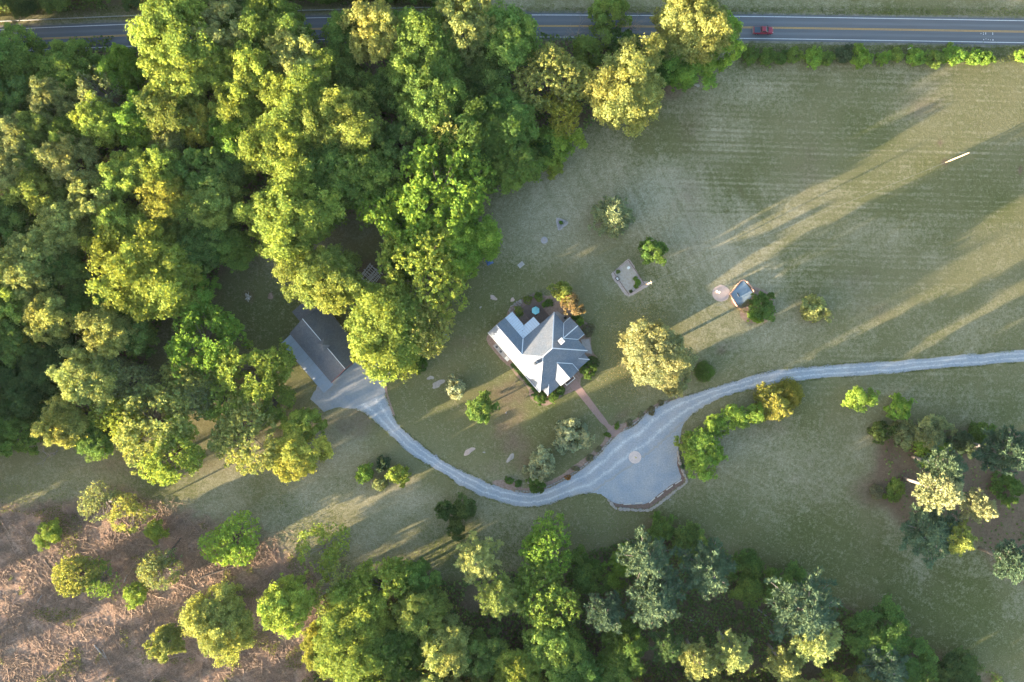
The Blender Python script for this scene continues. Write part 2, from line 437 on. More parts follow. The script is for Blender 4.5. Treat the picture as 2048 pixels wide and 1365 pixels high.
YELLOW_LINE = mat('road_paint_yellow', (0.55, 0.33, 0.08), .7, .25, 2.0, bmp=.1)
VERGE = mat('verge_gravel', (0.20, 0.19, 0.17), .95, .45, .8, (0.09, 0.10, 0.05))
verge = ribbon('gravel_shoulder', road_off(0, 61), 0.012, VERGE, None, 2, 3); tag(verge, 'thin gravel shoulder along both sides of the road', None, None, 'structure')
road = ribbon('road', road_off(0, 53), 0.03, ASPH, None, 12, .4); tag(road, 'two-lane grey country road along the top edge', None, None, 'structure')
ribbon('edge_line', road_off(-22, 1.25), 0.038, WHITE_LINE, road, 1, .1)
ribbon('edge_line', road_off(22, 1.25), 0.038, WHITE_LINE, road, 1, .1)
ribbon('centre_line', road_off(-1.05, 1.0), 0.038, YELLOW_LINE, road, 1, .05)
ribbon('centre_line', road_off(1.05, 1.0), 0.038, YELLOW_LINE, road, 1, .05)
for x, y, w_, h_ in ((1962, 67.5, 1, 2.2), (1967, 66.3, 1.6, 1.4), (1967, 69.2, 1.6, 1.4), (1971.5, 67.3, 1.2, 4.6), (1985.5, 67.8, 1.3, 5), (1967.4, 79.6, 1.6, 2.0),
                     (1972, 78.4, 1.3, 1.2), (1976.5, 79.4, 1.3, 1.2), (1981, 80.3, 1.4, 1.2), (1986, 80.4, 1.8, 2.8)):
    q = MB(); q.box((0, 0, 0), (w_*M_PX, h_*M_PX, .004)); o = q.build('paint_mark', WHITE_LINE, road); o.location = P3(x, y, .042)

# ------------------------------------------------------------------ gravel drive, apron, court
def gravel():
    m, n, l, bs = nodes_of('blue_gravel')
    u = node(n, 'ShaderNodeAttribute', attribute_name='across').outputs['Fac']
    au = mth(n, l, 'ABSOLUTE', u); co = world_co(n, l)
    tr = mth(n, l, 'SUBTRACT', 1.0, mth(n, l, 'MULTIPLY', mth(n, l, 'ABSOLUTE', mth(n, l, 'SUBTRACT', au, .38)), 5.5), True)
    n1 = noise(n, l, co, .25, 5, .6); n2 = noise(n, l, co, 2.2, 4, .7); n3 = noise(n, l, co, 4, 3, .7)
    k = mth(n, l, 'MULTIPLY', tr, mth(n, l, 'SUBTRACT', mth(n, l, 'MULTIPLY', mth(n, l, 'ADD', n2, n1), 1.9), 1.3, True))
    c = mixc(n, l, mth(n, l, 'SUBTRACT', mth(n, l, 'MULTIPLY', n1, 2.4), .75, True), (0.235, 0.275, 0.325), (0.335, 0.335, 0.345))
    c = mixc(n, l, k, c, (0.47, 0.49, 0.52))
    ed = mth(n, l, 'MULTIPLY', mth(n, l, 'SUBTRACT', au, .78, True), mth(n, l, 'MULTIPLY', n2, 4.5), True)
    c = mixc(n, l, ed, c, (0.30, 0.26, 0.20))
    c = mixc(n, l, 1.0, c, mth(n, l, 'ADD', mth(n, l, 'MULTIPLY', mth(n, l, 'ADD', n3, n2), .75), .25), 'MULTIPLY')
    l.new(c, bs.inputs['Base Color']); bs.inputs['Roughness'].default_value = .95; bs.inputs['Specular IOR Level'].default_value = .1
    bump(n, l, mth(n, l, 'ADD', n3, mth(n, l, 'MULTIPLY', n2, .6)), bs, .5, .05)
    return m
GRAVEL = gravel()
DRIVE = [((2500, 662), (2500, 686)), ((2250, 682), (2250, 706)), ((2048, 700), (2048, 724)), ((1884, 714), (1884, 738)), ((1738, 724), (1738, 751)), ((1629, 733), (1629, 759)), ((1534, 744), (1540, 771)),
         ((1457, 766), (1475, 786)), ((1410, 780), (1431, 801)), ((1369, 793), (1399, 819)), ((1333, 804), (1368, 845)), ((1291, 828), (1330, 880)),
         ((1269, 850), (1300, 905)), ((1236, 867), (1266, 930)), ((1194, 911), (1222, 960)), ((1166, 935), (1186, 984)), ((1139, 953), (1146, 992)),
         ((1098, 974), (1100, 1008)), ((1058, 984), (1058, 1015)), ((1009, 976), (1014, 1008)), ((984, 969), (962, 992)), ((946, 951), (921, 971)),
         ((909, 935), (884, 946)), ((872, 912), (854, 929)), ((834, 882), (819, 907)), ((802, 854), (784, 874)), ((787, 832), (758, 850)),
         ((779, 812), (728, 826)), ((771, 787), (705, 817))]
drive = ribbon('driveway', DRIVE, 0.018, GRAVEL, None, 10, 2.4); tag(drive, 'pale blue-grey gravel drive curving from the right edge to the garage', None, None, 'structure')
ap = sheet('parking_apron', [(1376, 832), (1366, 850), (1360, 880), (1356, 909), (1361, 938), (1368, 962), (1346, 979), (1302, 1012), (1289, 1018), (1254, 1016), (1232, 1013),
       (1217, 1000), (1206, 991), (1186, 986), (1170, 984), (1230, 920), (1310, 850)], 0.010, GRAVEL, None, .7, 5)
tag(ap, 'gravel parking apron bulging from the lower side of the drive', None, None, 'structure')
ct = sheet('garage_court', [(772, 792), (769, 767), (776, 750), (800, 735), (850, 705), (893, 664), (898, 672), (893, 682), (850, 700), (790, 690), (690, 690), (640, 760), (621, 799), (635, 812), (648, 824), (675, 815), (710, 819), (735, 828)],
      0.012, mat('court_asphalt', (0.215, 0.24, 0.275), .9, .3, .35, (0.29, 0.29, 0.295)), None, .6, 5, False)
tag(ct, 'worn grey paved court in front of the garage', None, None, 'structure')

# ------------------------------------------------------------------ planted beds, brick walk, edging
MULCH = mat('mulch', (0.30, 0.215, 0.18), .95, .4, 1.6, (0.19, 0.13, 0.10))
MULCH_D = mat('mulch_dark', (0.20, 0.135, 0.115), .95, .45, 1.6, (0.12, 0.085, 0.07))
def HZ(zx, zy): return (940+zx/4.55, 550+zy/4.55)
bed = sheet('house_bed', [HZ(*p) for p in ((150, 580), (215, 690), (300, 790), (360, 840), (430, 930), (525, 1030), (545, 1110), (600, 1165), (680, 1190), (760, 1165),
      (830, 1105), (930, 1062), (1000, 1000), (1020, 930), (1110, 905), (1165, 830), (1160, 755), (1115, 700), (1100, 590), (1090, 470), (1000, 395), (930, 340), (800, 185), (700, 195),
      (600, 165), (520, 205), (430, 245), (350, 315), (330, 380), (240, 450))], .008, MULCH, None, .5, 4)
tag(bed, 'pinkish mulch bed all round the house', None, None, 'structure')
wb = sheet('drive_bed', [(1370, 792), (1338, 800), (1305, 812), (1272, 838), (1252, 846), (1226, 850), (1222, 858), (1212, 866), (1205, 886), (1180, 908), (1150, 930), (1120, 952), (1085, 968), (1050, 976), (1020, 962),
      (996, 960), (984, 966), (1000, 974), (1030, 984), (1058, 986), (1098, 976), (1139, 955), (1166, 937), (1194, 913), (1236, 869), (1269, 852), (1291, 830), (1333, 806)], .021, MULCH, None, .7, 4)
tag(wb, 'narrow stone and mulch border between lawn and drive', None, None, 'structure')
eb = sheet('court_edging', [(776, 750), (769, 767), (771, 787), (779, 812), (787, 833), (790, 831), (783, 810), (775, 786), (774, 767), (779, 753)], .024, MULCH, None, .3, 3)
tag(eb, 'thin brown edging between court and lawn', None, None, 'structure')
def brickmat():
    m, n, l, bs = nodes_of('walk_brick')
    b = n.new('ShaderNodeTexBrick'); l.new(world_co(n, l, (1, 1, 1), math.radians(49.5)), b.inputs[0])
    b.inputs['Scale'].default_value = 1.0; b.inputs['Brick Width'].default_value = .24; b.inputs['Row Height'].default_value = .12; b.inputs['Mortar Size'].default_value = .008
    b.inputs['Color1'].default_value = (.27, .15, .125, 1); b.inputs['Color2'].default_value = (.20, .115, .10, 1); b.inputs['Mortar'].default_value = (.33, .28, .25, 1)
    nn = noise(n, l, world_co(n, l), .9, 5); c = mixc(n, l, mth(n, l, 'SUBTRACT', mth(n, l, 'MULTIPLY', nn, 1.8), .5, True), b.outputs[0], (.28, .19, .165))
    l.new(c, bs.inputs[0]); bs.inputs['Roughness'].default_value = .9; bump(n, l, nn, bs, .3, .02); return m
BRICK_W = brickmat()
wk = sheet('brick_walk', [HZ(*p) for p in ((900, 1005), (965, 950), (1000, 1000), (1250, 1335))] + [(1217, 848), (1228, 856), (1240, 866), (1226, 877), (1218, 870), (1215, 858), (1209, 852)] +
           [HZ(*p) for p in ((1180, 1335), (960, 1060), (930, 1040))], .033, BRICK_W, None, .15, 4, False)
tag(wk, 'straight red brick walk from the front steps to the drive', None, None, 'structure')
# ------------------------------------------------------------------ foliage
def unit(v): return v/np.maximum(np.linalg.norm(v, axis=-1, keepdims=True), 1e-9)

def leaf_mesh(name, pts, nrm, size, tone, hue, material, aspect=1.0, along=None):
    """one quad a leaf spray: kinked so that no two catch the light alike"""
    n = len(pts); r = RNG
    t = along if along is not None else r.normal(size=(n, 3))
    t = unit(t - nrm*np.sum(t*nrm, -1, keepdims=True)); b = np.cross(nrm, t)
    s = size*r.uniform(.65, 1.3, (n, 1))
    kink = nrm*s*r.uniform(-.45, .45, (n, 1))
    v = np.stack([pts - t*s, pts - b*s*aspect + kink, pts + t*s*r.uniform(.7, 1.1, (n, 1)), pts + b*s*aspect*r.uniform(.6, 1.1, (n, 1))], 1).reshape(-1, 3)
    me = bpy.data.meshes.new(name)
    me.vertices.add(4*n); me.vertices.foreach_set('co', v.ravel())
    me.loops.add(4*n); me.loops.foreach_set('vertex_index', np.arange(4*n, dtype=np.int32))
    me.polygons.add(n); me.polygons.foreach_set('loop_start', np.arange(0, 4*n, 4, dtype=np.int32))
    me.update(calc_edges=True)
    for nm, ar in (('tone', tone), ('hue', hue)):
        a = me.attributes.new(nm, 'FLOAT', 'FACE'); a.data.foreach_set('value', np.broadcast_to(ar, (n,)).astype(np.float32))
    me.materials.append(material)
    return me

def rand_dirs(n, r): return unit(r.normal(size=(n, 3)))

def broad_crown(name, R, zc, vz, nl, lobe, n, size, seed, low=-.55, skew=0.0, sub=16):
    r = np.random.default_rng(seed)
    d = []                                                  # lobe directions, spread out
    while len(d) < nl:
        c = rand_dirs(40, r); c = c[(c[:, 2] > low)]
        if d: c = c[np.argmax(np.min(np.linalg.norm(c[:, None]-np.array(d)[None], axis=2), 1))]
        else: c = c[0]
        d.append(c)
    d = np.array(d); k = r.uniform(.5, .86, (nl, 1))
    # uneven outline: whole sides pushed in or out
    ph = np.arctan2(d[:, 1], d[:, 0]); k = k*(1+.14*np.sin(ph*2+seed)+.10*np.sin(ph*3+2*seed))[:, None]
    lc = d*k*np.array([R, R, vz]); lr = R*lobe*r.uniform(.65, 1.35, nl)
    ex = rand_dirs(max(2, nl//4), r); ex[:, 2] = np.abs(ex[:, 2])
    lc = np.vstack([lc, ex*np.array([R, R, vz])*.42]); lr = np.append(lr, np.full(len(ex), R*lobe*1.1)); d = np.vstack([d, ex])
    m = len(lc)
    li = np.repeat(np.arange(m), sub); sd = unit(rand_dirs(len(li), r) + .55*d[li] + np.array([0, 0, .15]))
    sc = lc[li] + sd*(lr[li]*r.uniform(.30, 1.15, len(li)))[:, None]*np.array([1, 1, .95]); sr = lr[li]*r.uniform(.16, .46, len(li))
    w_ = sr**2; si = r.choice(len(li), n, p=w_/w_.sum())
    ld = unit(rand_dirs(n, r) + .45*sd[si] + .25*d[li[si]])
    p = sc[si] + ld*(sr[si]*(r.uniform(.35, 1.15, n)+.5*(r.random(n) < .12)))[:, None]
    nn = unit(ld*.55 + sd[si]*.25 + rand_dirs(n, r)*.7 + np.array([0, 0, .65]))
    lobet = r.uniform(.82, 1.18, m); subt = r.uniform(.85, 1.15, len(li)); lh = r.uniform(.25, .75, m)
    tone = lobet[li[si]]*subt[si]*r.uniform(.72, 1.28, n); hue = np.clip(lh[li[si]] + r.normal(0, .22, n), 0, 1)
    p[:, 2] += zc
    return leaf_mesh(name, p, nn, size*r.uniform(.6, 1.45, (n, 1)), tone, hue, LEAF), lc + np.array([0, 0, zc])

def trunk_mesh(name, h, r0, tips, seed, material, fork=.35):
    r = random.Random(seed); q = MB(); q.smooth = True
    top = h*.72; pts = [(0, 0, -.3), (r.uniform(-.1, .1), r.uniform(-.1, .1), top*.3), (r.uniform(-.3, .3), r.uniform(-.3, .3), top*.65), (r.uniform(-.3, .3), r.uniform(-.3, .3), top)]
    q.tube(pts, [r0*1.3, r0, r0*.7, r0*.25], 8)
    for t in tips:
        t = Vector(t); z0 = max(h*.18, min(t.z*fork + h*.12, top*.95)); s = Vector((0, 0, z0)); m = s.lerp(t, .5) + Vector((r.uniform(-.5, .5), r.uniform(-.5, .5), -.05*h*r.random()))
        q.tube([s, m, t], [r0*.42, r0*.26, r0*.08], 5)
    return q.mesh(name)

def sparse_crown(name, R, zc, vz, ncl, per, size, seed, crad=.55):
    """open crown: leaf tufts at the twig ends, ground showing between them"""
    r = np.random.default_rng(seed)
    d = rand_dirs(ncl*3, r); rad = r.uniform(.15, 1, len(d))**.5
    p = d*rad[:, None]; p = p[p[:, 2] > -.35]
    ph = np.arctan2(p[:, 1], p[:, 0]); p[:, :2] *= (1+.16*np.sin(2*ph+seed)+.12*np.sin(3*ph+seed*3))[:, None]
    g = fbm(p[:, 0]*2.6+seed*7+20, p[:, 1]*2.6+p[:, 2]*1.5+20, seed, 2); p = p[g > .40][:ncl]
    p = p*np.array([R, R, vz]); m = len(p)
    ci = np.repeat(np.arange(m), per); n = len(ci)
    ld = rand_dirs(n, r); ct = r.uniform(.8, 1.2, m); chh = r.uniform(.2, .8, m); cs = r.uniform(.5, 1.5, m)
    q = p[ci] + ld*(crad*cs[ci]*r.uniform(.2, 1, n))[:, None]*np.array([1, 1, .7])
    nn = unit(ld*.4 + rand_dirs(n, r)*.6 + np.array([0, 0, .5]))
    q[:, 2] += zc
    tips = p[r.choice(m, min(46, m), replace=False)] + np.array([0, 0, zc])
    return leaf_mesh(name, q, nn, size, ct[ci]*r.uniform(.75, 1.25, n), np.clip(chh[ci]+r.normal(0, .2, n), 0, 1), LEAF), tips

def pine_protos(seed, R=5.0, h=22.0, low=.58, lev=15, nb=7, tuft=30):
    r = random.Random(seed); rn = np.random.default_rng(seed); q = MB(); q.smooth = True
    lean = (r.uniform(-.5, .5), r.uniform(-.5, .5))
    q.tube([(0, 0, -.3), (lean[0]*.3, lean[1]*.3, h*.3), (lean[0]*.6, lean[1]*.6, h*.65), (lean[0], lean[1], h*.99)], [.42, .34, .24, .04], 8)
    C = []; D = []; T = []
    for i in range(lev):
        t = i/(lev-1); z = h*(low+(1-low)*t*.985); L0 = R*((1-t)**.75*.92+.12)
        if t < .12: L0 *= .8
        for k in range(nb):
            if r.random() < .14: continue
            a = 2*math.pi*(k+r.uniform(-.35, .35))/nb + i*.9; L = L0*r.uniform(.55, 1.18); up = r.uniform(-.05, .28)+.35*t
            s = Vector((lean[0]*z/h, lean[1]*z/h, z)); e = s + Vector((math.cos(a)*L, math.sin(a)*L, L*up)); mid = s.lerp(e, .5)+Vector((0, 0, -.04*L))
            q.tube([s, mid, e], [.08, .05, .02], 4, False)
            m = max(3, int(L*2.0)); bt = r.uniform(.85, 1.15)
            for j in range(m):
                f = .34+.66*(j+r.random()*.6)/m; side = r.uniform(-.38, .38)*L*(1.05-f)*1.4
                c = s.lerp(e, f)+Vector((-math.sin(a)*side, math.cos(a)*side, r.uniform(-.1, .2)))
                dd = Vector((math.cos(a), math.sin(a), .25)) + Vector((-math.sin(a), math.cos(a), 0))*(side*.9)
                C.append(c); D.append(dd.normalized()); T.append(bt)
    for z in np.linspace(h*.03, h*low*.95, 9):               # dead stubs on the bare trunk
        a = r.uniform(0, 6.28); L = r.uniform(.8, 2.4); q.tube([(0, 0, z), (math.cos(a)*L, math.sin(a)*L, z+.2)], [.05, .015], 4, False)
    C = np.array(C); D = np.array(D); T = np.array(T); m = len(C)
    ci = np.repeat(np.arange(m), tuft); n = len(ci)
    d = unit(D[ci]*.8 + rand_dirs(n, rn)*.75); p = C[ci] + d*rn.uniform(.1, .6, (n, 1))
    nn = unit(np.cross(d, rand_dirs(n, rn)) + np.array([0, 0, .7]))
    me = leaf_mesh('pine_needles', p, nn, .30, T[ci]*rn.uniform(.75, 1.25, n), np.clip(rn.normal(.45, .2, n), 0, 1), NEEDLE, .28, d)
    tm = q.mesh('pine_trunk'); tm.materials.append(PBARK)
    return tm, me

def cedar_proto(seed, R=4.0, h=12.0, n=11000, size=.2, spike=.22, power=.8):
    rn = np.random.default_rng(seed)
    u = rn.uniform(0, 1, n)**.62; z = h*(1-u)*.97+.25; a = rn.uniform(0, 2*math.pi, n)
    nb = 46; ba = rn.uniform(0, 2*math.pi, nb); bz = rn.uniform(0, 1, nb)
    lobes = fbm(a*2.2+seed*9, z*.8+40, seed, 3); rim = R*(1-z/h*.98)**power*(.62+.75*lobes)
    rr = rim*rn.uniform(.72, 1.04+spike*.4, n)
    p = np.stack([rr*np.cos(a), rr*np.sin(a), z + .35*rr*rn.uniform(-.2, .35, n)], 1)
    d = unit(np.stack([np.cos(a), np.sin(a), np.full(n, .7)], 1) + rand_dirs(n, rn)*.5)
    nn = unit(np.stack([np.cos(a), np.sin(a), np.full(n, .55)], 1) + rand_dirs(n, rn)*.7)
    tn = .7+.6*lobes
    me = leaf_mesh('cedar_sprays', p, nn, size, tn*rn.uniform(.75, 1.25, n), np.clip(rn.normal(.5, .25, n), 0, 1), LEAF, .55, d)
    q = MB(); q.smooth = True; q.tube([(0, 0, -.2), (0, 0, h*.5), (0, 0, h*.93)], [.2, .13, .02], 7)
    tm = q.mesh('cedar_trunk'); tm.materials.append(BARK)
    return tm, me

def bare_proto(seed, h=12.0, R=4.0):
    r = random.Random(seed); q = MB(); q.smooth = True
    def br(p, d, L, rad, lev):
        e = p+d*L; m = p.lerp(e, .5)+Vector((r.uniform(-.08, .08)*L, r.uniform(-.08, .08)*L, 0)); q.tube([p, m, e], [rad, rad*.8, rad*.55], 5 if lev < 2 else 3, False)
        if lev >= 4: return
        for k in range(3 if lev else 5):
            nd = (d + Vector((r.uniform(-1, 1), r.uniform(-1, 1), r.uniform(-.15, .6)))*.75).normalized(); br(p.lerp(e, r.uniform(.55, 1)), nd, L*r.uniform(.5, .72), rad*.52, lev+1)
    br(Vector((0, 0, -.2)), Vector((0, 0, 1)), h*.42, .17, 0)
    me = q.mesh('bare_branches'); me.materials.append(BAREBARK); return me

PROTO = {}
def reg(kind, R0, h0, zf, trunk, crown): PROTO.setdefault(kind, []).append((R0, h0, zf, trunk, crown))
for i in range(5):
    c, lc = broad_crown('big_leaves', 10.5, 11.5, 7.6, 30+4*i, .30-.012*i, 54000, .210, 100+i, sub=24); t = trunk_mesh('big_trunk', 20, .42, lc[:16], 100+i, BARK); t.materials.append(BARK); reg('big', 10.5, 20, .62, t, c)
for i in range(7):
    c, lc = broad_crown('mid_leaves', 7.0, 10.2, 6.6, 18+3*(i % 4), .34-.02*(i % 3), 33000, .190, 200+i, sub=20); t = trunk_mesh('mid_trunk', 17.5, .32, lc[:12], 200+i, BARK); t.materials.append(BARK); reg('mid', 7.0, 17.5, .64, t, c)
for i in range(4):
    c, lc = broad_crown('small_leaves', 3.5, 3.9, 2.7, 13+2*i, .36, 11000, .130, 300+i); t = trunk_mesh('small_trunk', 7, .15, lc[:9], 300+i, BARK); t.materials.append(BARK); reg('small', 3.5, 7, .56, t, c)
for i in range(4):
    c, lc = broad_crown('shrub_leaves', 2.5, 1.5, 1.7, 15+2*i, .36, 6000, .13, 400+i, -.7); t = trunk_mesh('shrub_stem', 2.8, .08, lc[:8], 400+i, BARK, .1); t.materials.append(BARK); reg('shrub', 2.5, 3.3, .45, t, c)
for i in range(4):
    c, tp = sparse_crown('open_leaves', 8.5, 10.5, 6.0, 1050+120*i, 12, .22, 500+i, .52); t = trunk_mesh('open_trunk', 17, .34, tp, 500+i, BARK, .55); t.materials.append(BARK); reg('sparse', 8.5, 17, .62, t, c)
for i in range(2):
    c, tp = sparse_crown('thin_leaves', 5.0, 7.0, 4.0, 420, 8, .17, 540+i, .45); t = trunk_mesh('thin_trunk', 11, .2, tp, 540+i, BAREBARK, .5); t.materials.append(BAREBARK); reg('thin', 5.0, 11, .62, t, c)
for i in range(4):
    t, c = pine_protos(600+i, nb=7+i % 2); reg('pine', 5.0, 22, .80, t, c)
for i in range(3):
    t, c = cedar_proto(700+i); reg('cedar', 4.0, 12, .45, t, c)
for i in range(2):
    t, c = pine_protos(650+i, 4.5, 13.0, .05, 17, 8, 24); reg('spruce', 4.5, 13, .5, t, c)
for i in range(3):
    reg('bare', 4.0, 12, .7, bare_proto(800+i), None)

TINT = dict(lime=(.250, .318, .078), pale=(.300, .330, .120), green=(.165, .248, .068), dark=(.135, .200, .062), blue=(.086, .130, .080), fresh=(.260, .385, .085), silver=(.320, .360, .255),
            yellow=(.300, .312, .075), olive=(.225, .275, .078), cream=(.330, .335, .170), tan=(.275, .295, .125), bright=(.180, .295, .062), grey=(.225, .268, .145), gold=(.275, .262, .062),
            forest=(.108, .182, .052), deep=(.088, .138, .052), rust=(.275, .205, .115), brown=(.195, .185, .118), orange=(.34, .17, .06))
ZF = {k: v[0][2] for k, v in PROTO.items()}
_cnt = {}
def tree(kind, px, py, r, h, tint, label, group=None, cat=None, name=None, squash=None):
    k = _cnt.get(kind, 0); _cnt[kind] = k+1
    R0, h0, zf, tm, cm = PROTO[kind][k % len(PROTO[kind])]
    rr = random.Random(px*13+py*7)
    zc = zf*h; x, y = P(px, py, zc); Rw = r*(CAM_H-zc)/FPX*(1.1 if group == 'trees of the left wood' else 1.0)
    nm = name or {'shrub': 'shrub', 'pine': 'pine_tree', 'cedar': 'cedar_tree', 'spruce': 'spruce_tree', 'bare': 'bare_tree'}.get(kind, 'broadleaf_tree')
    root = empty(nm, (x, y, float(gz(x, y))), rr.uniform(0, 6.283), label, cat or ('shrub' if kind == 'shrub' else 'tree'), group)
    sq = .28 if group == 'clumps in the border along the drive' else .06
    root.scale = (Rw/R0*rr.uniform(1-sq, 1+sq*1.4), Rw/R0*rr.uniform(1-sq, 1+sq), h/h0*rr.uniform(1-sq, 1))
    if kind in ('big', 'mid', 'small'): root.rotation_euler = (rr.uniform(-.05, .05), rr.uniform(-.05, .05), root.rotation_euler[2])
    obj('stem' if kind == 'shrub' else ('trunk' if cm else 'branches'), tm, root)
    if cm is not None:
        c = obj('foliage' if kind == 'shrub' else 'crown', cm, root)
        t = TINT[tint] if isinstance(tint, str) else tint; j = rr.uniform(.88, 1.12); g = rr.uniform(-.05, .05)
        c.color = (t[0]*j*(1+g), t[1]*j, t[2]*j*(1-g), 1)
    return root
